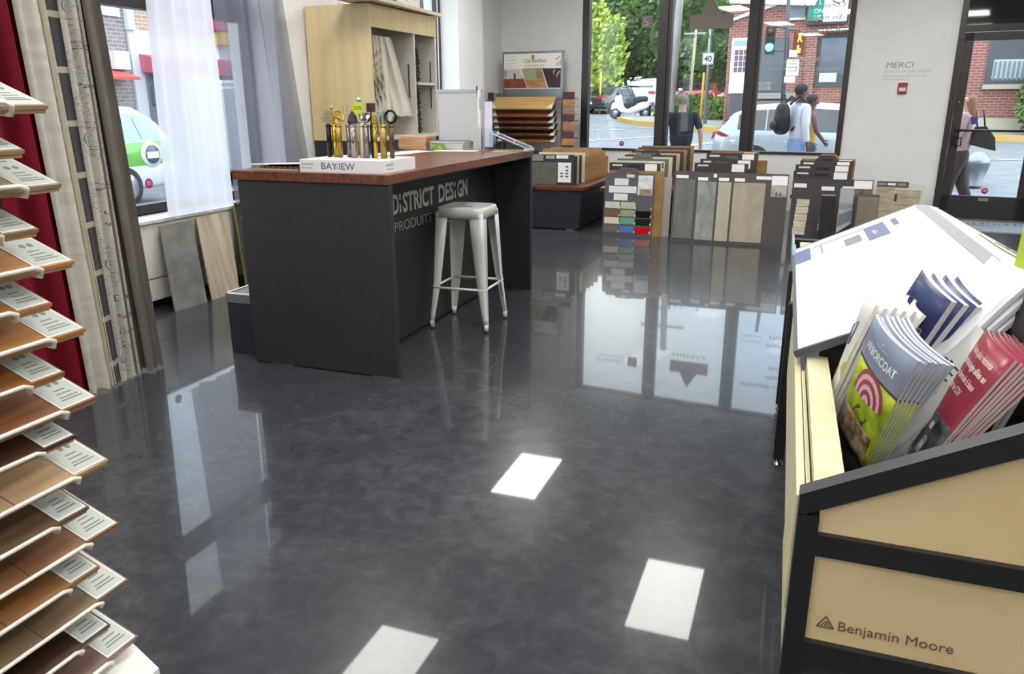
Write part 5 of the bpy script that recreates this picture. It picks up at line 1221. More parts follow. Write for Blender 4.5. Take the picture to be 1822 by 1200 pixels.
    leaflet_stack('leaflet', [(0.199, 2.124, 0.568), (0.257, 1.968, 0.527), (0.468, 1.967, 0.833), (0.41, 2.121, 0.875)], 3, (0.011, 0.005, -0.006), M('#b9bab8', .4),
                  lambda i: 'pale grey leaflet behind the red ones, '+['front one', 'middle one', 'hindmost one'][i], 'pale grey leaflets behind the red ones', art3)
    # white with line picture
    def art4(i, P, S, cv):
        if i: return
        bm = B()
        for a, b in (((.35, .72), (.7, .80)), ((.7, .80), (.62, .60)), ((.62, .60), (.30, .55)), ((.30, .55), (.35, .72)), ((.35, .72), (.6, .60))):
            tube(bm, [P(*a, .001), P(*b, .001)], .002, 4)
        mesh_obj('printed_chair', bm, M('#626a88', .5), cv)
        mesh_obj('printed_spot', poly(P, [(.3, .28), (.55, .30), (.5, .40), (.33, .38)]), M('#9c6f70', .5), cv)
        mesh_obj('printed_lawn', poly(P, [(.72, .40), (1, .34), (1, .70)]), M('#a9a04c', .5), cv)
    leaflet_stack('leaflet', [(0.114, 2.191, 0.595), (0.112, 2.087, 0.579), (0.185, 2.037, 0.904), (0.186, 2.141, 0.919)], 6, (0.018, 0.002, -0.003), M('#d5d3cf', .4),
                  lambda i: 'white leaflet at the left of the trough, '+o[i if i < 5 else 6], 'white leaflets at the left of the trough', art4, pages='#dcdad8', th=.008, curl=.01)
    # navy
    def art5(i, P, S, cv):
        if i: return
        ptext('Benjamin Moore', P, .18, .62, .32, .045, wt, cv, bold=.01); mesh_obj('cover_emblem', poly(P, [(.28, .70), (.40, .70), (.34, .755)]), wt, cv)
        mesh_obj('divider_line', poly(P, [(.555, .60), (.562, .60), (.562, .76), (.555, .76)]), wt, cv)
        ptext('Aura', P, .62, .62, .24, .13, wt, cv, bold=.0)
    leaflet_stack('booklet', [(0.196, 2.256, 0.671), (0.254, 2.14, 0.619), (0.359, 2.058, 0.919), (0.302, 2.174, 0.97)], 4, (0.024, 0.006, -0.004), M('#2c3a66', .35),
                  lambda i: 'navy paint booklet, '+['front one with white lettering, thick pages', 'second behind the lettered one', 'third behind the lettered one', 'hindmost of the navy booklets'][i], 'navy booklets in the trough', art5, pages='#c7cbd2', th=.018, curl=.0)
    def art6(i, P, S, cv):
        mesh_obj('printed_texture', S(.05, .95, .05, .95, .0006, .0004), noisy('pale_blue_print%d' % i, '#e9edf2', '#dfe5ec', (20, 20, 20), .4), cv)
    leaflet_stack('leaflet', [(0.276, 2.213, 0.704), (0.311, 2.055, 0.681), (0.493, 2.049, 0.987), (0.457, 2.206, 1.01)], 3, (0.022, 0.006, -0.01), M('#eceff2', .4),
                  lambda i: 'large white leaflet in front of the lime board, '+['front one', 'middle one', 'hindmost one'][i], 'large white leaflets at the right edge', art6, pages='#cfd2d6', th=.01, curl=.02)
    def art7(i, P, S, cv):
        if i: return
        bm = B()
        for a, b in (((.2, .25), (.5, .45)), ((.5, .45), (.8, .30)), ((.35, .10), (.6, .30))): tube(bm, [P(*a, .001), P(*b, .001)], .003, 4)
        mesh_obj('printed_strokes', bm, M('#9a9da6', .4), cv)
        mesh_obj('printed_tag', poly(P, [(.0, .62), (.10, .60), (.10, .80), (.0, .82)]), M('#d8d8d4', .5), cv)
    leaflet_stack('leaflet', [(0.458, 2.159, 0.655), (0.473, 2.001, 0.612), (0.531, 1.915, 0.941), (0.517, 2.074, 0.984)], 2, (0.02, 0.004, -0.004), M('#1d1e20', .4),
                  lambda i: 'black leaflet with pale strokes at the right edge of the trough, '+['front one', 'hindmost one'][i], 'black leaflets at the right edge', art7, th=.012)
build_leaflets()

# ------------------------------------------------------------------ the street outside
def gz(y): return -.2+.043*(min(max(y, 12), 40)-12)
def build_ground():
    asp = noisy('asphalt', '#74777b', '#808388', (2.5, 2.5, 2.5), .9, detail=9)
    bm = B()
    ys = [-6, 12, 16, 20, 24, 28, 32, 36, 40, 110]; xs = [-60, -30, -16, -8, 0, 8, 20, 50]
    V = [[bm.verts.new((x, y, gz(y))) for x in xs] for y in ys]
    for i in range(len(ys)-1):
        for j in range(len(xs)-1):
            bm.faces.new((V[i][j], V[i][j+1], V[i+1][j+1], V[i+1][j]))
    # the part under the shop is cut lower
    bmesh.ops.translate(bm, verts=bm.verts[:], vec=(0, 0, -.02))
    o = tag(mesh_obj('ground', bm, asp), kind='structure')
    con = noisy('pavement_concrete', '#8e8d88', '#a09f9a', (1.5, 1.5, 1.5), .9)
    bm = B(); slab(bm, [W(-9, -.22, -.1), W(12, -.22, -.1), W(12, -3.2, -.1), W(-9, -3.2, -.1)], .1)
    slab(bm, [(-6.4, -6, -.12), (-4.62, -6, -.12), (-4.62, 10.9, -.12), (-6.4, 14, -.12)], .08)
    o = tag(mesh_obj('near_pavement', bm, con), kind='structure')
    # far pavement with yellow kerb
    edge = [(-7.3, 31.8), (-6.3, 30.0), (-4.6, 28.4), (-3.2, 27.0), (-1.5, 25.6), (1.5, 25.0), (4.4, 24.9), (5.6, 24.4), (12, 23.6)]
    bm = B()
    L = [bm.verts.new((x, y, gz(y)+.13)) for x, y in edge]; U = [bm.verts.new((x if x > -6 else -6.2, max(y+.2, 38), gz(38)+.13)) for x, y in edge]
    for i in range(len(edge)-1): bm.faces.new((L[i], L[i+1], U[i+1], U[i]))
    tag(mesh_obj('far_pavement', bm, con), kind='structure')
    bm = B()
    for i in range(len(edge)-1):
        a, b = Vector((*edge[i], 0)), Vector((*edge[i+1], 0)); n = (b-a).cross(Vector((0, 0, 1))).normalized()*.16
        if n.y < 0: n = -n
        za, zb = gz(a.y), gz(b.y)
        p = [(a.x, a.y, za+.14), (b.x, b.y, zb+.14), (b.x+n.x, b.y+n.y, zb+.14), (a.x+n.x, a.y+n.y, za+.14)]
        slab(bm, p, .16)
    solo('yellow_kerb', bm, noisy('yellow_kerb_paint', '#c99f35', '#b9a06a', (3, 3, 3), .8), 'yellow painted kerb curving round the pavement across the street', 'kerb')
    ln = M('#c9ccd0', .8)
    def stripe(a, b, w, lab, cat='road marking'):
        a, b = Vector((*a, gz(a[1])-.012)), Vector((*b, gz(b[1])-.012)); n = (b-a).cross(Vector((0, 0, 1))).normalized()*w/2
        q = bm = B(); slab(bm, [a-n, b-n, b+n, a+n], .004)
        solo('road_marking', bm, ln, lab, cat, 'white lines painted on the road')
    stripe((-9.5, 25.1), (-6.0, 27.6), .18, 'white stripe painted across the road behind the left window pane'); stripe((-9, 29.4), (-4.6, 28.0), .14, 'thin white line on the road just this side of the scooter')
    stripe((-8, 21.4), (-3.9, 25.3), .2, 'white stripe painted on the road, nearest one in the left pane'); stripe((1.5, 20.2), (12, 19.6), .14, 'white line on the road seen through the door glass')
    stripe((-3.6, 21.2), (-1.8, 24.3), .3, 'white crossing stripe on the road beyond the man in black')
build_ground()

def leafy(name, c, rad, n, size, mats, lab, cat='tree', trunk=None, seedv=1, group=None, low=None, ground=None):
    rr = random.Random(seedv)
    t = thing(name, lab, cat, (c[0], c[1], ground if ground is not None else gz(c[1])), 0, group)
    bm = B()
    q = bmesh.ops.create_icosphere(bm, subdivisions=4, radius=1)
    for v in q['verts']:
        d = v.co.normalized(); k = .80+.34*noise.noise(d*2.3+Vector((seedv, 0, 0)))+.2*noise.noise(d*6+Vector((0, seedv, 0)))
        v.co = Vector((c[0]+d.x*rad[0]*k, c[1]+d.y*rad[1]*k, c[2]+d.z*rad[2]*k))
    core = list(bm.faces)
    for i in range(n):
        d = Vector((rr.gauss(0, 1), rr.gauss(0, 1), rr.gauss(0, 1))).normalized()
        k = .80+.34*noise.noise(d*2.3+Vector((seedv, 0, 0)))+.2*noise.noise(d*6+Vector((0, seedv, 0)))+rr.uniform(-.04, .24)
        p = Vector((c[0]+d.x*rad[0]*k, c[1]+d.y*rad[1]*k, c[2]+d.z*rad[2]*k)); s = size*rr.uniform(.6, 1.3)
        a = Vector((rr.gauss(0, 1), rr.gauss(0, 1), rr.gauss(0, 1))).normalized(); b = a.orthogonal().normalized()
        a2 = a.cross(b)
        f = bm.faces.new([bm.verts.new(p+b*s), bm.verts.new(p+a2*s*.55), bm.verts.new(p-b*s), bm.verts.new(p-a2*s*.55)])
        f.material_index = 0 if rr.random() < .6 else 1
    for f in core: f.material_index = 0
    mesh_obj('foliage', bm, mats, t)
    if trunk:
        g = ground if ground is not None else gz(c[1])
        bm = B(); tube(bm, [(c[0], c[1], g), (c[0]+.1, c[1], (g+c[2])/2), (c[0], c[1], c[2])], trunk, 8, r2=trunk*.5); mesh_obj('trunk', bm, M('#4e4438', .9), t)
    return t
def build_trees():
    def fm(n, a, b): return noisy(n, a, b, (1.4, 1.4, 1.4), .8, detail=5)
    dk = [fm('leaf_dark_a', '#3d5030', '#567040'), fm('leaf_dark_b', '#4c6636', '#6a8648')]
    md = [fm('leaf_mid_a', '#56703a', '#7c964c'), fm('leaf_mid_b', '#6f8a44', '#93a95a')]
    lt = [fm('leaf_light_a', '#86a03a', '#a9bc54'), fm('leaf_light_b', '#9db548', '#c2cf70')]
    T = [(-13.5, 46, 4.8, 4, 3, 3.6, dk, 'dark green tree at the left end of the tree line across the street'),
         (-9.7, 49, 6.0, 3.6, 3, 4.2, md, 'mid green tree behind the parked white car'),
         (-6.6, 46, 4.9, 3.0, 2.6, 3.7, dk, 'dark green tree between the tall wooden pole and the parked cars'),
         (-3.2, 50, 5.6, 3.4, 3, 4.3, md, 'mid green tree behind the speed limit sign'),
         (-1.2, 46, 4.0, 2.6, 2.4, 3.0, lt, 'lighter green tree just left of the brick house'),
         (-18, 50, 7, 5, 4, 5.5, md, 'broad tree far left beyond the car park'),
         (-7.8, 58, 8.4, 5, 4, 4.4, dk, 'tall dark tree rising behind the tree line'),
         (-1, 60, 8.4, 5, 4, 4.4, dk, 'tall dark tree behind the brick house corner'),
         (-10.2, 38.8, 3.6, 1.55, 1.3, 2.0, lt, 'bright yellow green small tree by the car park at the left')]
    for i, (x, y, z, a, b, h, m, lab) in enumerate(T):
        leafy('street_tree', (x, y, z), (a, b, h), 5200, .15, m, lab, 'tree', .16, i+3, 'trees across the street')
    leafy('shrub', (-4.3, 32.2, 1.15), (.95, .6, .52), 900, .10, [md[0], dk[1]], 'green shrub on the pavement corner right of the man in black', 'shrub', None, 31)
    leafy('shrub', (-3.1, 31.0, 1.05), (.8, .6, .50), 900, .10, [md[0], md[1]], 'green shrub beside the steps of the brick house', 'shrub', None, 37)
    leafy('shrub', (-5.5, 32.8, 1.0), (.55, .45, .33), 600, .08, [lt[0], md[1]], 'pale green low plants at the foot of the wooden pole', 'shrub', None, 33)
    leafy('evergreen_shrub', (6.0, 25.0, 1.45), (.85, .6, 1.0), 1800, .09, [dk[1], md[0]], 'dense evergreen shrub at the right edge of the door glass', 'shrub', None, 35)
build_trees()

# brick house across the street
HN = Vector((.0995, .995, 0)); HS = Vector((.995, -.0995, 0)); HC0 = HN*(26.335*.995)
def HP(x, z, d=0):
    """point on the brick front at world x, height z, d metres in front of it"""
    y = 26.335-.1*x
    return Vector((x, y, z))-HN*d
def hq(x0, x1, z0, z1, d=.01, th=.03): return slab(B(), [HP(x0, z0, d), HP(x1, z0, d), HP(x1, z1, d), HP(x0, z1, d)], th)
def hbox(x0, x1, z0, z1, d0, d1): return prism(B(), [HP(x0, z0, d1), HP(x1, z0, d1), HP(x1, z1, d1), HP(x0, z1, d1)], HN*(d1-d0))
def build_house():
    br = brick('red_brick', '#7c4438', '#8f5346', '#98807a', .22, .075)
    t = thing('brick_building', 'red brick building across the street with a white door and shop windows', 'building', HP(2, .4))
    mesh_obj('front_wall', hbox(-2.64, 12, .3, 5.1, -.3, 0), br, t)
    mesh_obj('side_wall', prism(B(), [HP(-2.64, .3, -.31), HP(-2.64, .3, -6), HP(-2.64, 5.1, -6), HP(-2.64, 5.1, -.31)], HS*.3), br, t)
    mesh_obj('stone_base', hbox(2.4, 12, .3, .90, .0, .06), M('#b0aa98', .8), t)
    wh = M('#e4e4ea', .6)
    d = mesh_obj('white_door', hbox(-2.52, -1.96, 1.62, 3.26, .0, .06), wh, t)
    for i in range(3):
        for j in range(4): mesh_obj('door_pane', hq(-2.41+.135*i, -2.41+.135*i+.115, 2.25+.17*j, 2.25+.17*j+.15, .065, .01), M('#6d4a5c', .2), d)
    mesh_obj('door_light', hq(-2.46, -2.02, 3.02, 3.18, .065, .01), M('#98a0aa', .3), d)
    mesh_obj('white_trim', slab(B(), [HP(-2.64, 3.72, .12), HP(-1.0, 4.22, .12), HP(-1.0, 4.34, .12), HP(-2.64, 3.80, .12)], .12), wh, t)
    mesh_obj('white_canopy', slab(B(), [HP(-2.64, 4.25, .3), HP(-.2, 4.05, .3), HP(.1, 4.6, .3), HP(-2.64, 4.6, .3)], .2), wh, t)
    for k in range(4): mesh_obj('entrance_step', hbox(-2.45, -1.9, .4, 1.58-.24*k, .05+.1*k, .15+.1*k), M('#55545a', .85), t)
    fr = M('#3f4248', .5); gl = M('#54606a', .12, spec=.8); lg = M('#c3c6c9', .6)
    s = mesh_obj('shop_window', hbox(-1.80, -.86, 1.66, 3.2, .0, .03), M('#38403f', .15, spec=.8), t)
    mesh_obj('window_display', hq(-1.70, -1.25, 1.72, 1.95, .04, .01), noisy('display_goods', '#8c9094', '#4d5355', (6, 6, 6), .6), s)
    mesh_obj('stone_ledge', hbox(-1.9, -.5, 1.45, 1.63, .0, .2), M('#8c8a84', .8), t)
    mesh_obj('stone_ledge', hbox(-1.9, -.5, 1.1, 1.4, .0, .12), M('#77756f', .8), t)
    mesh_obj('brick_pier', hbox(-.30, -.02, .5, 3.2, .0, .15), br, t)
    w2 = mesh_obj('shop_window', hbox(.0, 1.1, 1.78, 3.26, .0, .04), fr, t)
    mesh_obj('window_glass', hq(.10, .99, 2.15, 3.16, .05, .01), gl, w2); mesh_obj('window_sign', hq(.12, .60, 1.92, 2.18, .06, .01), lg, w2)
    mesh_obj('upper_window', hbox(-.95, -.45, 3.75, 4.6, .0, .05), M('#656e7a', .25), t); mesh_obj('upper_sill', hbox(-.98, -.42, 3.70, 3.76, .0, .1), wh, t)
    mesh_obj('awning_strip', slab(B(), [HP(.0, 3.36, .5), HP(1.1, 3.36, .5), HP(1.1, 3.42, .0), HP(.0, 3.42, .0)], .03), wh, t)
    w3 = mesh_obj('side_window', hbox(4.42, 6.2, 1.78, 2.98, .0, .05), fr, t)
    mesh_obj('window_blind', hq(4.58, 6.0, 1.95, 2.45, .06, .01), M('#9fb0b8', .5), w3)
    bm = B()
    for k in range(12): bm = join(bm, hq(4.6+.11*k, 4.66+.11*k, 1.90, 2.40, .075, .01))
    mesh_obj('window_bars', bm, M('#6c7378', .5), w3); mesh_obj('window_ledge', hbox(4.40, 6.3, 1.68, 1.80, .0, .14), M('#a8a091', .8), t)
    q = thing('shop_sign', 'green and white shop sign on the brick building above the traffic light', 'sign', HP(.2, 3.6, .2))
    mesh_obj('green_half', hbox(-.36, .07, 3.64, 4.6, .10, .22), M('#14806a', .5), q); mesh_obj('white_half', hbox(.07, .72, 3.60, 4.6, .10, .22), M('#eceef2', .5), q)
    mesh_obj('sign_frame', join(hbox(.72, .75, 3.55, 4.6, .08, .24), hbox(-.38, .75, 3.53, 3.60, .08, .24)), M('#2a2c30', .5), q)
    F = lambda x, z: frame(HP(x, z, .225), HS, (0, 0, 1))
    mesh_obj('green_lettering', join(text_bm('E', F(-.06, 4.30), .20), text_bm('L', F(-.08, 4.08), .2), text_bm('ON', F(-.2, 3.85), .17), text_bm('US', F(-.18, 3.68), .17)), M('#d8ece6', .5), q)
    bm = B()
    for a, b in (((.22, 4.42), (.34, 4.55)), ((.26, 4.30), (.45, 4.48)), ((.30, 4.42), (.30, 4.15)), ((.45, 4.50), (.40, 4.20)), ((.45, 4.30), (.62, 4.42)), ((.50, 4.20), (.64, 4.20)), ((.30, 4.15), (.50, 4.08)), ((.60, 4.45), (.58, 4.10))):
        tube(bm, [HP(*a, .23), HP(*b, .23)], .016, 5)
    mesh_obj('brush_strokes', bm, M('#26262a', .5), q)
build_house()

def pole(name, pts, r, mat, lab, cat='pole', parts=()):
    t = thing(name, lab, cat, pts[0])
    mesh_obj('shaft', tube(B(), pts, r, 10, r2=r*.8), mat, t)
    for n, bm, m in parts: mesh_obj(n, bm, m, t)
    return t
def build_street_furniture():
    wd = noisy('grey_pole_wood', '#8c8a88', '#a6a3a0', (8, 8, 1), .85); mt = M('#8a8f94', .4, .6)
    yb = 30
    bm = B(); tube(bm, [(-5.6, 30, 7.2), (-3.9, 30, 7.2)], .05, 6)
    pole('utility_pole', [(-4.90, 30, gz(30)), (-4.76, 30, 4.8), (-4.66, 30, 8.2)], .15, wd, 'tall grey wooden utility pole just behind the man in black', parts=[('crossarm', bm, wd)])
    bm = B(); tube(bm, [(-5.45, 36, 4.15), (-4.55, 36, 4.15)], .05, 6)
    pole('utility_pole', [(-5.06, 36, gz(36)), (-5.0, 36, 3.0), (-4.93, 36, 4.9)], .07, noisy('tan_pole_wood', '#a39a80', '#b8ae92', (8, 8, 1), .85), 'thin pale pole with a short crossarm among the trees', parts=[('crossarm', bm, wd)])
    t = pole('speed_limit_sign', [(-3.43, 28.5, gz(28)), (-3.44, 28.5, 4.6)], .07, mt, 'grey post with a white 40 speed limit sign', 'sign')
    sg = mesh_obj('sign_plate', BX(-3.63, -3.27, 28.40, 28.42, 2.58, 2.95, bev=.0), WHITE, t)
    mesh_obj('sign_border', join(BX(-3.61, -3.29, 28.395, 28.40, 2.60, 2.612, bev=0), BX(-3.61, -3.29, 28.395, 28.40, 2.918, 2.93, bev=0), BX(-3.61, -3.60, 28.395, 28.40, 2.6, 2.93, bev=0), BX(-3.30, -3.29, 28.395, 28.40, 2.6, 2.93, bev=0)), M('#333', .5) if False else M('#333333', .5), sg)
    mesh_obj('sign_number', text_bm('40', frame((-3.575, 28.394, 2.67), (1, 0, 0), (0, 0, 1)), .27, .25, .02), M('#2a2a2c', .5), sg)
    yel = M('#d8a93a', .6)
    for a, b, h, lab in ((-3.72, 29.6, 2.36, 'yellow marker post beside the speed limit sign'), (-9.2, 36.5, 2.7, 'thin yellow marker post by the black parked car'), ):
        solo('marker_post', tube(B(), [(a, b, gz(b)), (a+.02, b, h)], .045, 8), yel, lab, 'post')
    # traffic light pole
    gp = M('#4c5157', .5, .4); bk = M('#23262a', .5)
    t = pole('traffic_light', [(-.66, 20.5, gz(20.5)), (-.69, 20.5, 2.5), (-.79, 20.5, 4.4)], .055, gp, 'traffic light pole with a glowing green lamp and an orange walk signal', 'traffic light')
    mesh_obj('bracket', join(tube(B(), [(-.73, 20.5, 3.0), (-1.05, 20.5, 3.08)], .02, 6), tube(B(), [(-.70, 20.5, 2.98), (-.42, 20.5, 2.95)], .02, 6), tube(B(), [(-.70, 20.5, 2.5), (-1.05, 20.5, 2.52)], .015, 6)), gp, t)
    h = mesh_obj('signal_head', join(BX(-1.19, -.97, 20.45, 20.65, 2.45, 3.07, bev=.02), tube(B(), [(-1.08, 20.45, 2.95), (-1.08, 20.32, 2.93)], .075, 12), tube(B(), [(-1.08, 20.45, 2.77), (-1.08, 20.32, 2.75)], .075, 12)), bk, t)
    mesh_obj('green_lamp', ball(B(), (-1.08, 20.42, 2.60), .095, (1, .4, 1)), M('#46f0b8', .3, emit=9), h)
    mesh_obj('red_lens', ball(B(), (-1.08, 20.31, 2.94), .06, (1, .3, 1)), M('#5b2a28', .3), h)
    h = mesh_obj('pedestrian_signal', BX(-.56, -.30, 20.45, 20.6, 2.42, 2.92, bev=.015), M('#5a1f1c', .5), t)
    def fig(z): return join(ball(B(), (-.42, 20.44, z+.17), .03), tube(B(), [(-.42, 20.44, z+.14), (-.42, 20.44, z+.07)], .035, 6), tube(B(), [(-.43, 20.44, z+.08), (-.46, 20.44, z+.0)], .016, 6), tube(B(), [(-.41, 20.44, z+.08), (-.37, 20.44, z+.0)], .016, 6))
    mesh_obj('walking_figure', fig(2.70), M('#ff9a20', .4, emit=5), h)
    mesh_obj('hand_figure', join(BX(-.46, -.38, 20.43, 20.45, 2.46, 2.56, bev=.01), BX(-.46, -.42, 20.43, 20.45, 2.54, 2.63, bev=.01)), M('#ff9a20', .4, emit=5), h)
    pp = M('#e6e6ea', .6)
    for n, x0, x1, z0, z1 in (('notice', -.62, -.44, 2.38, 2.52), ('notice', -.66, -.38, 1.96, 2.32), ('notice', -.68, -.44, 1.80, 1.94)):
        q = mesh_obj(n, BX(x0, x1, 20.42, 20.43, z0, z1, bev=0), pp, t)
        bm = B()
        for k in range(3): bx(bm, x0+.04, x1-.04, 20.415, 20.42, z0+(z1-z0)*(.25+.22*k), z0+(z1-z0)*(.31+.22*k))
        mesh_obj('printed_lines', bm, M('#8a8d94', .6), q)
    # bin behind the woman
    t = thing('metal_bin', 'silver metal street bin with a domed lid seen through the door glass', 'bin', (2.75, 15.5, gz(15.5)))
    z = gz(15.5)
    mesh_obj('bin_body', lathe(B(), [(.12, z), (.13, z+.03), (.10, z+.05), (.19, z+.36), (.19, z+.38)], (2.75, 15.5, 0), 20), M('#6f747a', .35, .8), t)
    mesh_obj('bin_lid', lathe(B(), [(.19, z+.37), (.20, z+.42), (.17, z+.50), (.10, z+.57), (.02, z+.59)], (2.75, 15.5, 0), 20), M('#8d9298', .3, .8), t)
build_street_furniture()

def vehicle(name, loc, rz, L, H, Wd, col, lab, cat='car', wagon=True, group=None, top=None, trim=None, lite='#b03040', lower=False, glass=None, wheels=(.78, 3.45)):
    """x runs from the tail (0) to the nose (L)"""
    t = thing(name, lab, cat, loc, rz, group)
    paint = M(col, .25, .25, coat=1); gl = M(glass or '#1e262c', .08, spec=.8); tyre = M('#17181a', .8); al = M('#b8bcc2', .3, .9)
    k = L/4.3; w = Wd/2
    if wagon: S = [(0, .42, .70, .72, .90), (.06, .30, .92, .98, .88), (.35, .26, .97, 1.30, .78), (.75, .24, .96, 1.46, .74), (1.6, .24, .94, 1.52, .74), (2.35, .24, .92, 1.46, .74), (3.05, .24, .92, 1.02, .80), (3.7, .26, .84, .88, .82), (4.15, .30, .70, .72, .84), (4.3, .40, .55, .56, .86)]
    else: S = [(0, .42, .72, .74, .9), (.08, .30, .92, .94, .9), (.7, .25, .96, 1.02, .86), (1.25, .24, .94, 1.38, .74), (1.9, .24, .92, 1.44, .73), (2.5, .24, .92, 1.36, .74), (3.2, .24, .90, .94, .82), (3.8, .26, .82, .85, .84), (4.2, .32, .66, .67, .86), (4.3, .40, .55, .56, .88)]
    hs = H/1.52
    def ring(s):
        x, zb, zm, zr, wr = s; x *= k; zb, zm, zr = zb*hs, zm*hs, zr*hs; e = .93 if x < .02 or x > L-.02 else 1
        return [(x, -w*.9*e, zb), (x, -w*e, zb+.08), (x, -w*e, (zb+zm)/2), (x, -w*.97*e, zm), (x, -w*wr*.98, (zm+zr*3)/4 if zr-zm > .1 else zm), (x, -w*wr*.8, zr), (x, 0, zr+.01), (x, w*wr*.8, zr), (x, w*wr*.98, (zm+zr*3)/4 if zr-zm > .1 else zm), (x, w*.97*e, zm), (x, w*e, (zb+zm)/2), (x, w*e, zb+.08), (x, w*.9*e, zb)]
    bm = B(); G = [[bm.verts.new(p) for p in ring(s)] for s in S]; n = len(G[0])
    for i in range(len(G)-1):
        for j in range(n):
            f = bm.faces.new((G[i][j], G[i][(j+1) % n], G[i+1][(j+1) % n], G[i+1][j])); f.smooth = True
            if top and (3 <= j <= 8 or (lower and j in (0, 1, 10, 11, 12))): f.material_index = 1
    bm.faces.new(G[0][::-1]); bm.faces.new(G[-1]); bmesh.ops.recalc_face_normals(bm, faces=bm.faces[:])
    mesh_obj('body', bm, [paint, M(top or col, .25, .25, coat=1)], t, True)
    # glazing
    def roofz(x):
        for i in range(len(S)-1):
            if S[i][0]*k <= x <= S[i+1][0]*k:
                f = (x-S[i][0]*k)/((S[i+1][0]-S[i][0])*k); return [S[i][c]+(S[i+1][c]-S[i][c])*f for c in (2, 3, 4)]
    a, b, c, d = (.45, .95, 2.3, 2.85) if wagon else (.95, 1.3, 2.35, 3.0)
    for sd in (-1, 1):
        for u0, u1 in ((a*k, (a+b+.5)/2*k), ((a+b+.55)/2*k, (b+c+.3)/2*k-.1), ((b+c+.3)/2*k-.04, d*k)):
            bm = B(); N = 5; lo, hi = [], []
            for i in range(N+1):
                x = u0+(u1-u0)*i/N; zm, zr, wr = roofz(x); zm, zr = zm*hs, zr*hs
                lo.append((x, sd*(w*.97+.004), zm+.02)); v = .80
                top_ = zm+(zr-zm)*v if zr-zm > .12 else zm+.03
                hi.append((x, sd*(w*.97+(w*wr*.98-w*.97)*min(1, v/.75)+.008), top_))
            Lo = [bm.verts.new(p) for p in lo]; Hi = [bm.verts.new(p) for p in hi]
            for i in range(N): bm.faces.new((Lo[i], Lo[i+1], Hi[i+1], Hi[i]))
            mesh_obj('side_window', bm, gl, t, True)
        for xx in (1.35, 2.3):
            bm = B(); bx(bm, xx*k, xx*k+.18, sd*(w+.02)-.012, sd*(w+.02)+.012, .78*hs, .80*hs); mesh_obj('door_handle', bm, al, t, True)
        bm = B(); bx(bm, 2.75*k, 2.95*k, sd*(w+.12)-.08, sd*(w+.12)+.08, .95*hs, 1.07*hs, None, .03); mesh_obj('wing_mirror', bm, paint, t, True)
        tl = B(); x0 = .0
        slab(tl, [(-.012, sd*w*.88, .78*hs), (-.012, sd*w*.55, .80*hs), (.0, sd*w*.52, .90*hs), (.02, sd*w*.90, .93*hs)], .02); slab(tl, [(.0, sd*(w*.93+.0), .80*hs), (.30*k, sd*(w+.012), .86*hs), (.12*k, sd*(w+.006), .95*hs), (.02, sd*(w*.93+.01), .93*hs)], .015)
        mesh_obj('tail_lamp', tl, M(lite, .2), t, True)
        hl = B(); ball(hl, (L-.22, sd*w*.72, .62*hs), .11, (1.2, .9, .7)); mesh_obj('head_lamp', hl, M('#dfe6ec', .15), t, True)
        for x in (wheels[0]*k, wheels[1]*k):
            mx = Matrix.Translation((x, sd*(w-.08), .31)) @ Matrix.Rotation(R(90), 4, 'X')
            wh = mesh_obj('wheel', lathe(B(), [(.24, -.10), (.31, -.09), (.325, -.05), (.325, .05), (.31, .09), (.24, .10)], (0, 0, 0), 24, mx), tyre, t, True)
            bm = B(); lathe(bm, [(.05, -.11), (.21, -.105), (.22, -.09), (.22, .09), (.21, .105), (.05, .11)], (0, 0, 0), 24, mx)
            mesh_obj('rim', bm, al, wh, True)
    bm = B(); i0 = 1 if wagon else 2
    zr0, zr1 = (S[1][3]*hs, S[3][3]*hs); xa, xb = (S[1][0]*k, S[3][0]*k) if wagon else (S[2][0]*k, S[3][0]*k)
    if not wagon: zr0 = S[2][3]*hs
    f = lambda u, sgn, wd: (xa+(xb-xa)*u-.012, sgn*w*wd, zr0+(zr1-zr0)*u+.012)
    p = [f(.15, -1, .72), f(.15, 1, .72), f(.80, 1, .60), f(.80, -1, .60)]
    slab(bm, p, .006); 
    if wagon:
        for v in bm.verts: v.co.x -= .02; v.co.z += .03
    mesh_obj('rear_window', bm, gl, t, True)
    bm = B(); s6, s5 = (S[6], S[5]); f = lambda u, sgn, wd: (s6[0]*k+(s5[0]-s6[0])*k*u+.01, sgn*w*wd, (s6[3]+(s5[3]-s6[3])*u)*hs+.022)
    slab(bm, [f(.1, -1, .72), f(.1, 1, .72), f(.9, 1, .60), f(.9, -1, .60)], .006); mesh_obj('windscreen', bm, gl, t, True)
    bm = B(); bx(bm, -.02, .0, -.22, .22, .52*hs, .63*hs); mesh_obj('number_plate', bm, WHITE, t, True)
    return t
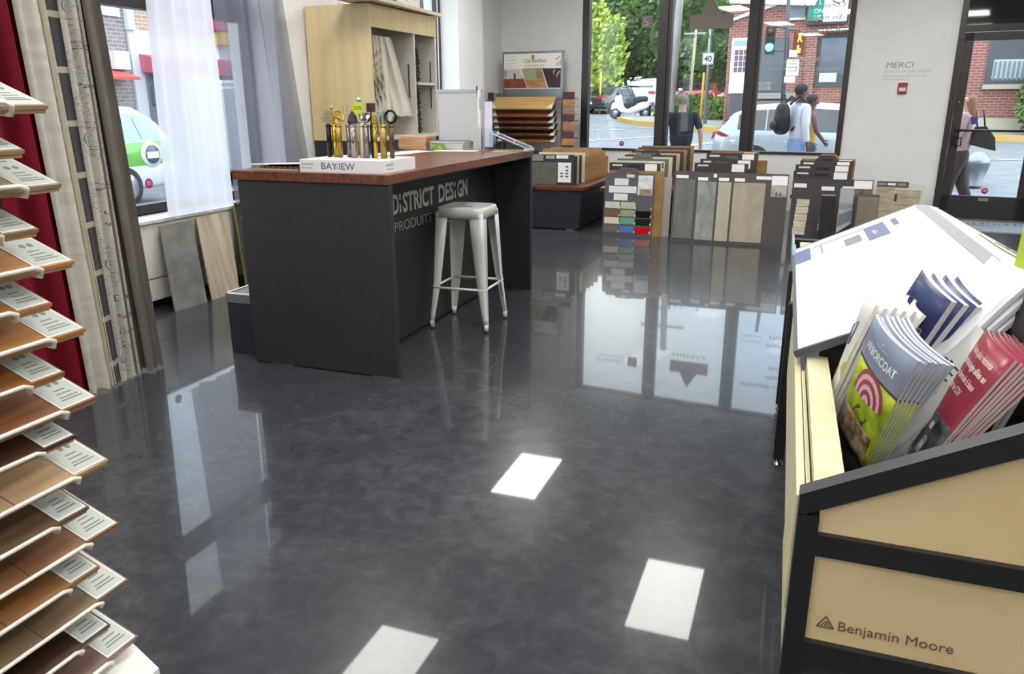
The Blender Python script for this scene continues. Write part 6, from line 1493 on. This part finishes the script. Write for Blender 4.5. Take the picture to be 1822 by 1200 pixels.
def build_vehicles():
    vehicle('hatchback_car', (-1.72, 16.6, gz(17)-.05), R(-1), 4.3, 1.40, 1.75, '#989fa8', 'silver hatchback parked at the kerb behind the two walking people', lite='#a0384c')
    vehicle('estate_car', (-7.70, 37.9, gz(38)), R(80), 4.5, 1.55, 1.8, '#dfe0e6', 'white estate car with red tail lamps parked behind the scooter')
    vehicle('saloon_car', (-9.7, 36.4, gz(36)), R(60), 4.3, 1.30, 1.75, '#2b3036', 'black saloon parked at the left edge of the street view', wagon=False)
    vehicle('saloon_car', (-9.6, 43.6, 1.0), R(75), 4.2, 1.4, 1.7, '#c9ccd4', 'pale car parked between the black saloon and the white estate', wagon=False)
    vehicle('saloon_car', (-5.4, 40.6, 1.0), R(80), 4.2, 1.38, 1.7, '#8f2430', 'red car parked right of the wooden utility pole', wagon=False)
    vehicle('hatchback_car', (-7.6, 43.5, 1.0), R(75), 4.0, 1.42, 1.7, '#7a2430', 'dark red car half hidden behind the white estate')
    vehicle('saloon_car', (-3.7, 42.5, 1.0), R(85), 4.2, 1.4, 1.7, '#d9dde2', 'white car parked just left of the brick house', wagon=False)
    t = vehicle('city_car', (-10.85, 10.78, -.2), R(-90), 3.6, 1.58, 1.7, '#5fae3c', 'small green and white car parked outside the left window', top='#e9edf0', lower=True, glass='#8fa9b2', wheels=(1.5, 3.6))  # pale cyan glass colour stands in for reflections in its windows
    # round emblem on its flank (faces the shop)
    def disc(r, y0, y1): return lathe(B(), [(.001, 0), (r, 0), (r, y1-y0), (.001, y1-y0)], (0, 0, 0), 28, Matrix.Translation((.68, y1, .79)) @ Matrix.Rotation(R(90), 4, 'X'))
    em = mesh_obj('round_emblem', disc(.20, .80, .875), M('#dfe6e2', .4), t, True)
    mesh_obj('emblem_centre', disc(.15, .80, .885), M('#4b5a66', .3), em, True)
    mesh_obj('emblem_bar', bx(B(), .56, .80, .86, .895, .73, .83), WHITE, em, True)
    # scooter
    t = thing('motor_scooter', 'white motor scooter with a black seat parked in front of the white estate car', 'scooter', (-6.95, 32.7, gz(32.7)), R(180))
    z = 0; wh = M('#e9eaee', .25, coat=1); dk = M('#24262a', .6)
    for x, n in ((-.62, 'wheel'), (.62, 'wheel')):
        mx = Matrix.Translation((x, 0, .24)) @ Matrix.Rotation(R(90), 4, 'X')
        q = mesh_obj('wheel', lathe(B(), [(.14, -.05), (.22, -.05), (.24, 0), (.22, .05), (.14, .05)], (0, 0, 0), 20, mx), M('#17181a', .8), t, True)
        mesh_obj('rim', lathe(B(), [(.03, -.055), (.13, -.05), (.14, .05), (.03, .055)], (0, 0, 0), 16, mx), M('#9a9da2', .3, .8), q, True)
    body = skin([(-.15, 0, .36, .15, .14), (-.45, 0, .52, .20, .20), (-.78, 0, .58, .15, .15), (.15, 0, .30, .15, .09), (.42, 0, .42, .09, .18), (.52, 0, .78, .08, .19), (.46, 0, 1.0, .07, .10)], [(0, 1), (1, 2), (0, 3), (3, 4), (4, 5), (5, 6)], 2)
    mesh_obj('body_shell', body, wh, t, True)
    mesh_obj('front_mudguard', skin([(.45, 0, .42, .07), (.62, 0, .50, .10), (.82, 0, .38, .06)], [(0, 1), (1, 2)], 1), wh, t, True)
    mesh_obj('seat', skin([(-.10, 0, .72, .09, .13), (-.40, 0, .78, .10, .14), (-.72, 0, .80, .07, .11)], [(0, 1), (1, 2)], 1), dk, t, True)
    mesh_obj('handlebar', join(tube(B(), [(.50, -.32, 1.02), (.46, -.15, 1.0), (.46, .15, 1.0), (.50, .32, 1.02)], .02, 6), ball(B(), (.53, 0, .98), .08)), dk, t, True)
    mesh_obj('stand', tube(B(), [(-.2, 0, .25), (-.25, .12, .0)], .015, 5), dk, t, True)
    mesh_obj('windshield', slab(B(), [(.55, -.18, 1.02), (.55, .18, 1.02), (.46, .14, 1.32), (.46, -.14, 1.32)], .01), glassmat('scooter_screen', (.8, .85, .88)), t, True)
    mesh_obj('tail_lamp', ball(B(), (-.90, 0, .62), .06), M('#b01824', .3), t, True)
build_vehicles()

# ------------------------------------------------------------------ people outside
def person(loc, rz, H, skin_c, hair_c, top_c, leg_c, lab, pose='stand', sleeves='short', hair='short', arms=None, legs=None, turn=0, build=1.0, group=None):
    t = thing('person', lab, 'person', loc, rz)
    s = H/1.75; b = build
    sk = M(skin_c, .55)
    aL, aR = arms or (((-.24, .0, 1.14), (-.25, .06, .90)), ((.24, .0, 1.14), (.25, .06, .90)))
    lL, lR = legs or (((-.10, .03, .50), (-.11, -.02, .09)), ((.10, .0, .50), (.11, -.02, .09)))
    N = [(0, 0, .95, .10*b, .08), (0, .01, 1.15, .09*b, .075), (0, .0, 1.33, .11*b, .08), (0, -.01, 1.46, .058), (0, .0, 1.53, .055), (0, .015, 1.60, .075, .085), (0, .01, 1.67, .07, .08)]
    E = [(0, 1), (1, 2), (2, 3), (3, 4), (4, 5), (5, 6)]
    def limb(root, pts, idx0):
        k = len(N)
        for i, p in enumerate(pts): N.append(p); E.append((root if i == 0 else k+i-1, k+i))
    for sx, (e, w_) in ((-1, aL), (1, aR)):
        hd = Vector(w_)-Vector(e); hd.normalize(); h1 = Vector(w_)+hd*.05; h2 = Vector(w_)+hd*.09
        limb(2, [(sx*.165*b, 0, 1.40, .055), (*e, .042), (*w_, .028), (*h1, .034, .020), (*h2, .030, .016)], 0)
    for sx, (kn, an) in ((-1, lL), (1, lR)):
        limb(0, [(sx*.085, 0, .87, .095), (*kn, .062), (*an, .042), (an[0], an[1]+.10, .035, .035, .03), (an[0], an[1]+.16, .03, .03, .022)], 0)
    bm = skin([tuple(c*s if i < 3 else c*s for i, c in enumerate(n)) for n in N], E, 2)
    # head details: nose, ears; fingers and thumb
    def sp(p): return Vector(p)*s
    for sx in (-1, 1): ball(bm, sp((sx*.078, .0, 1.61)), .020*s, (.5, .9, 1.3), 1)
    ball(bm, sp((0, .095, 1.60)), .017*s, (.8, 1.2, 1.4), 1)
    for sx, (e, w_) in ((-1, aL), (1, aR)):
        hd = (Vector(w_)-Vector(e)).normalized(); base = Vector(w_)+hd*.08; side = Vector((0, 1, 0)); side = (side-hd*side.dot(hd)).normalized()
        inn = Vector((-sx, 0, 0))
        for k, ln in enumerate((.060, .070, .066, .052)):
            p0 = base+side*(.026-.017*k); p1 = p0+hd*ln*.55; p2 = p1+(hd*.8+inn*.5).normalized()*ln*.5
            tube(bm, [p0*s, p1*s, p2*s], .0085*s, 6, r2=.006*s)
        p0 = Vector(w_)+hd*.03+side*.025; tube(bm, [p0*s, (p0+side*.025+hd*.02)*s, (p0+side*.035+hd*.05)*s], .010*s, 6, r2=.007*s)
    body = mesh_obj('body', bm, sk, t, True)
    for sx in (-1, 1):
        ey = mesh_obj('eye', ball(B(), sp((sx*.032, .083, 1.625)), .011*s, sub=1), WHITE, body, True) if False else None
    bm = B()
    for sx in (-1, 1): ball(bm, sp((sx*.030, .088, 1.63)), .010*s, (1.2, .5, .8), 1)
    mesh_obj('eyes', bm, M('#2a1d18', .3), t, True)
    mesh_obj('mouth', ball(B(), sp((0, .092, 1.555)), .018*s, (1.3, .4, .35), 1), M('#8a4a44', .5), t, True)
    # top
    T = [(0, 0, .86, .165*b, .135), (0, .01, 1.10, .152*b, .125), (0, 0, 1.32, .178*b, .13), (0, -.01, 1.445, .085)]
    TE = [(0, 1), (1, 2), (2, 3)]
    for sx, (e, w_) in ((-1, aL), (1, aR)):
        k = len(T); T.append((sx*.17*b, 0, 1.40, .070)); TE.append((2, k))
        e = Vector(e); w_ = Vector(w_)
        if sleeves == 'long': T += [(*e, .058), (*(e.lerp(w_, .93)), .042)]; TE += [(k, k+1), (k+1, k+2)]
        elif sleeves == 'short':
            m = Vector((sx*.17*b, 0, 1.40)).lerp(e, .85); T += [(*m, .066)]; TE += [(k, k+1)]
    mesh_obj('shirt' if sleeves != 'none' else 'vest', skin([tuple(c*s for c in n) for n in T], TE, 2, 0), M(top_c, .85), t, True)
    P_ = [(0, 0, 1.0, .150*b, .118), (0, 0, .90, .150*b, .122)]; PE = [(0, 1)]
    for sx, (kn, an) in ((-1, lL), (1, lR)):
        k = len(P_); P_ += [(sx*.09, 0, .80, .112), (*kn, .088), (an[0], an[1], an[2]+.0, .070)]; PE += [(1, k), (k, k+1), (k+1, k+2)]
    mesh_obj('trousers', skin([tuple(c*s for c in n) for n in P_], PE, 2, 0), M(leg_c, .85), t, True)
    for sx, (kn, an) in ((-1, lL), (1, lR)):
        mesh_obj('shoe', skin([(an[0]*s, (an[1]-.02)*s, .05*s, .045*s), (an[0]*s, (an[1]+.08)*s, .04*s, .045*s), (an[0]*s, (an[1]+.18)*s, .032*s, .035*s)], [(0, 1), (1, 2)], 1), M('#26262a', .6), t, True)
    hm = M(hair_c, .8)
    if hair == 'short': bm = ball(B(), sp((0, -.012, 1.655)), .093*s, (.93, 1.04, .92), 3)
    elif hair == 'crop': bm = ball(B(), sp((0, -.014, 1.645)), .088*s, (.94, 1.03, .96), 3)
    elif hair == 'tight': bm = ball(B(), sp((0, -.010, 1.662)), .098*s, (.95, 1.05, .90), 3)
    else: bm = skin([tuple(c*s for c in n) for n in [(0, -.01, 1.68, .085), (0, -.045, 1.60, .092, .08), (0, -.07, 1.48, .10, .06), (0, -.09, 1.33, .085, .045)]], [(0, 1), (1, 2), (2, 3)], 2)
    for v in bm.verts:   # keep the face free
        if v.co.y > .045*s and v.co.z < 1.66*s: v.co.y = .045*s
    mesh_obj('hair', bm, hm, t, True)
    return t
def build_people():
    zp = -.12
    a = person((-1.79, 12.1, -.10), R(4), 1.60, '#b08674', '#6b5a4e', '#1b1f2a', '#1b2034', 'man with cropped hair in a dark short sleeved shirt, back to the window', hair='crop', build=1.28,
               arms=(((-.31, .02, 1.13), (-.28, .12, .93)), ((.31, -.02, 1.13), (.32, .02, .88))))
    b = person((-.165, 13.0, -.12), R(-62), 1.76, '#5f4236', '#22201f', '#c9c6d8', '#7d93bd', 'person in a white long sleeved shirt and light blue jeans with a black backpack', sleeves='long', hair='tight', build=1.15,
               arms=(((-.24, .02, 1.14), (-.22, .10, .92)), ((.24, -.02, 1.13), (.23, .05, .88))), legs=(((-.10, .10, .50), (-.11, .16, .09)), ((.10, -.02, .50), (.11, -.16, .10))))
    q = thing('backpack', 'large black backpack worn by the person in the white shirt', 'backpack', (-.41, 12.93, .95), R(-62))
    bm = skin([(0, 0, -.08, .15, .12), (0, .0, .10, .17, .13), (0, 0, .30, .15, .11), (0, 0, .42, .09, .07)], [(0, 1), (1, 2), (2, 3)], 2)
    mesh_obj('bag_body', bm, M('#1b1c20', .7), q, True)
    mesh_obj('front_pocket', skin([(0, -.13, .0, .11, .06), (0, -.13, .16, .11, .05)], [(0, 1)], 2), M('#222428', .7), q, True)
    bm = B(); tube(bm, [(-.05, .0, .44), (-.04, .0, .52), (.04, .0, .52), (.05, .0, .44)], .012, 6); mesh_obj('grab_handle', bm, M('#1b1c20', .7), q, True)
    for sx in (-1, 1):
        bm = B(); tube(bm, [(sx*.10, .06, .38), (sx*.12, .18, .50), (sx*.13, .30, .42), (sx*.13, .30, .20), (sx*.12, .10, .0)], .018, 6); mesh_obj('shoulder_strap', bm, M('#202226', .7), q, True)
    person((.0, 13.5, -.13), R(-75), 1.62, '#5a3c3a', '#2a2220', '#c9a758', '#3b4048', 'person in a mustard yellow vest and grey trousers walking in front of the backpack wearer', sleeves='none', hair='tight',
           arms=(((-.24, .02, 1.14), (-.22, .12, .94)), ((.24, .05, 1.14), (.20, .18, 1.0))))
    w = person((1.87, 11.75, -.10), R(75), 1.60, '#c99a84', '#8b6a52', '#b99aa0', '#3d3436', 'woman with long light brown hair in a pink jacket, outside the door', sleeves='long', hair='long',
               arms=(((-.22, .04, 1.14), (-.18, .20, 1.12)), ((.23, .02, 1.14), (.20, .20, 1.20))), legs=(((-.09, .08, .50), (-.10, .10, .09)), ((.09, -.05, .50), (.10, -.22, .12))), build=.95)
    q = thing('handbag', 'black shoulder bag hanging behind the woman at the door', 'bag', (2.10, 11.72, .82), R(12))
    mesh_obj('bag_body', prism(B(), [(-.17, -.05, .02), (.15, -.05, -.06), (.12, -.05, .10), (.0, -.05, .24), (-.10, -.05, .24)], (0, .10, 0)), M('#1c1a1e', .5), q, True)
    bm = B(); tube(bm, [(-.09, 0, .22), (-.14, 0, .42), (-.05, 0, .44), (.0, 0, .23)], .01, 6); mesh_obj('strap', bm, M('#1c1a1e', .5), q, True)
    solo('purple_card', BX(1.90, 1.985, 11.60, 11.615, 1.09, 1.18), M('#3f3a8c', .4), 'small purple blue folder held by the woman at the door', 'folder')
    person((-5.35, 31.5, gz(31.5)), R(-10), 1.62, '#b98a78', '#3a2c28', '#c3c8d4', '#4a3d44', 'distant pedestrian in a pale top near the wooden utility pole', sleeves='short', hair='short')
build_people()

# ------------------------------------------------------------------ the side street to the left
def build_left_street():
    gb = brick('grey_brick', '#7b6f70', '#8c8080', '#a39c9c', .25, .08, 'yz'); bb = brick('tan_brick', '#9c7f6c', '#b09380', '#c2b2a6', .25, .08, 'yz')
    X = -14
    def fb(y0, y1, z0, z1, d0=0, d1=.3): return bx(B(), X+d0, X+d1, y0, y1, z0, z1)
    t = thing('grey_brick_building', 'grey brown brick building across the side street behind the taupe curtains', 'building', (X, 10, -.2))
    mesh_obj('front_wall', bx(B(), X-.5, X, 2, 13.86, -.2, 5.2), gb, t); mesh_obj('upper_window', fb(13.2, 13.75, 3.14, 4.8, 0, .05), M('#c6cbdc', .3), t)
    mesh_obj('shop_sign', fb(13.35, 13.75, 2.08, 2.45, 0, .15), M('#cfd3dc', .5), t)
    mesh_obj('red_awning', prism(B(), [(X, 12.4, 2.02), (X, 13.62, 2.02), (X+.5, 13.62, 1.86), (X+.5, 12.4, 1.86)], (0, 0, .05)), M('#b8433c', .6), t)
    t = thing('stone_shop_building', 'pale stone and tan brick shop building with pink awnings across the side street', 'building', (X, 18, -.2))
    st = M('#c5c5c9', .7)
    mesh_obj('ground_floor', bx(B(), X-.5, X+.05, 13.9, 24, -.2, 2.9), st, t); mesh_obj('upper_wall', bx(B(), X-.5, X, 13.9, 24, 2.9, 5.0), bb, t)
    mesh_obj('corner_pier', bx(B(), X, X+.12, 13.87, 14.06, 2.9, 5.0), st, t)
    for y0, y1 in ((14.12, 15.4), (16.5, 17.6), (18.4, 19.6)):
        mesh_obj('pink_awning', prism(B(), [(X+.05, y0, 2.42), (X+.75, y0, 2.28), (X+.75, y0, 2.0), (X+.05, y0, 2.05)], (0, y1-y0, 0)), M('#b5566a', .7), t)
        mesh_obj('shop_front', fb(y0+.1, y1-.1, -.1, 1.98, .05, .12), M('#6f7880', .2), t)
    mesh_obj('notice_board', fb(14.25, 14.55, 1.35, 1.75, .12, .18), M('#5e6166', .4), t)
    for y0 in (16.6, 17.2): 
        q = mesh_obj('yellow_sign', fb(y0, y0+.35, 2.75, 3.05, .05, .3), M('#c9a83a', .5), t)
    mesh_obj('red_sign', fb(16.5, 17.6, 3.08, 3.3, .05, .25), M('#a8384a', .5), t)
    t = thing('corner_brick_building', 'brown brick building with white sign and red awning, seen right of the wardrobe', 'building', (X, 30, .2))
    mesh_obj('front_wall', bx(B(), X-.5, X, 24.2, 44, -.2, 7), bb, t)
    mesh_obj('white_sign', fb(29.0, 31.0, 2.95, 3.75, 0, .2), M('#e2e4ec', .5), t)
    mesh_obj('red_awning', prism(B(), [(X, 28.9, 2.55), (X+.8, 28.9, 2.30), (X+.8, 28.9, 2.0), (X, 28.9, 2.1)], (0, 2.0, 0)), M('#b04560', .7), t)
    mesh_obj('awning_border', fb(28.9, 30.9, 2.62, 2.88, 0, .1), M('#d6a3ae', .6), t)
    mesh_obj('shop_front', fb(29.0, 31.0, .3, 1.98, 0, .08), M('#7fa0a4', .2), t)
    for y0 in (25.3, 28.0, 32.5): 
        w_ = mesh_obj('upper_window', fb(y0, y0+.8, 4.55, 6.4, 0, .06), M('#3a4048', .2), t)
    t = thing('delivery_van', 'pale grey van parked far down the side street behind the grey sheer curtain', 'van', (-10.5, 12.5, -.2), R(90))
    z = 0
    bm = B(); prism(bm, [(0, -.9, .3), (4.8, -.9, .3), (4.9, -.9, .9), (4.3, -.9, 1.15), (3.7, -.9, 1.9), (.1, -.9, 2.0), (0, -.9, 1.9)], (0, 1.8, 0)); bmesh.ops.bevel(bm, geom=bm.edges[:], offset=.06, segments=2, affect='EDGES')
    mesh_obj('body', bm, M('#a9b0b8', .3, coat=1), t, True)
    mesh_obj('side_window', bx(B(), 3.0, 3.8, -.92, -.90, 1.15, 1.7), M('#2a3036', .1), t, True); mesh_obj('side_window', bx(B(), .6, 2.6, -.92, -.90, 1.25, 1.7), M('#5a6670', .1), t, True)
    for x in (.9, 3.9):
        mx = Matrix.Translation((x, -.82, .34)) @ Matrix.Rotation(R(90), 4, 'X'); mesh_obj('wheel', lathe(B(), [(.2, -.1), (.34, -.1), (.34, .1), (.2, .1)], (0, 0, 0), 20, mx), M('#17181a', .8), t, True)
        mx = Matrix.Translation((x, .82, .34)) @ Matrix.Rotation(R(90), 4, 'X'); mesh_obj('wheel', lathe(B(), [(.2, -.1), (.34, -.1), (.34, .1), (.2, .1)], (0, 0, 0), 20, mx), M('#17181a', .8), t, True)
build_left_street()

# ------------------------------------------------------------------ lettering and stickers on the glass
def build_glass_marks():
    O = -.026     # just inside the panes (they sit .03 outwards)
    tone = M('#b9b6b4', .6); brn = M('#8b7f76', .6)
    def F(s, z): return frame(W(s, O, z), -US, (0, 0, 1))     # lettering meant for the street, mirrored from here
    def g(s, z, o=O): return W(s, o, z)
    t = thing('glass_decal', 'brown triangle and bar emblem with letters on the middle pane', 'decal', W(-1.3, O, 2.2))
    mesh_obj('emblem_shape', slab(B(), [g(-1.62, 2.28), g(-1.06, 2.28), g(-1.06, 2.46), g(-1.22, 2.46), g(-1.355, 2.68), g(-1.47, 2.46), g(-1.62, 2.46)], .001), brn, t)
    mesh_obj('emblem_lettering', text_bm('SANSIN', F(-1.10, 2.17), .075, .48, -.003), M('#7c8478', .6), t)
    t = thing('glass_decal', 'small brown square emblem with a pale S shape on the left pane', 'decal', W(-2.2, O, 2.3))
    mesh_obj('emblem_square', slab(B(), [g(-2.27, 2.33), g(-2.13, 2.33), g(-2.13, 2.48), g(-2.27, 2.48)], .001), brn, t)
    bm = B(); tube(bm, [g(-2.17, 2.45, O+.002), g(-2.21, 2.455, O+.002), g(-2.235, 2.43, O+.002), g(-2.20, 2.405, O+.002), g(-2.17, 2.38, O+.002), g(-2.20, 2.355, O+.002), g(-2.24, 2.36, O+.002)], .009, 5); mesh_obj('emblem_letter', bm, M('#c9c6c2', .6), t)
    mesh_obj('emblem_lettering', join(text_bm('CIRASATTI', F(-2.32, 2.40), .075, .46, .0), text_bm('AMÉNAGEMENT', F(-2.32, 2.34), .04, .46, .0)), M('#b5b3b0', .6), t)
    t = thing('glass_lettering', 'reversed shop lettering on the right pane', 'lettering', W(0, O, 2))
    for s, x, z, h, w in (('Appartements', .27, 1.86, .085, .56), ('de couleurs', .27, 1.745, .08, .52), ('- À domicile', .30, 2.19, .085, .52), ('- En magasin', .30, 2.33, .085, .55), ('Conseil en décoration', .26, 2.47, .085, .85), ('Nous avons', -.36, 1.84, .05, .25), ('tout prévu', -.36, 1.76, .05, .25)):
        mesh_obj('lettering_line', text_bm(s, F(x, z), h, w, .008), tone, t)
    def sticker(p, xd, lab):
        n = Vector(xd).cross(Vector((0, 0, 1)))
        t = thing('round_sticker', lab, 'sticker', p)
        m = frame(p, xd, (0, 0, 1))
        mesh_obj('disc', lathe(B(), [(.001, 0), (.036, 0), (.036, .001), (.001, .001)], (0, 0, 0), 24, m), M('#b8385a', .5), t)
        bm = B()
        for z in (-.010, .0, .010): bx(bm, -.022, .022, z-.0025, z+.0025, .0012, .0018, m)
        mesh_obj('printed_lines', bm, M('#e0a8b6', .5), t)
    sticker(W(-2.49, O-.002+.004, .815), US, 'small red round sticker low on the left pane of the far window')
    sticker(W(2.02, .012, .355), US, 'small red round sticker at the bottom of the glass door')
    sticker(Vector((-4.415, 4.40, .83)), Vector((0, 1, 0)), 'small red round sticker low on the glass by the white sheer curtain')
build_glass_marks()
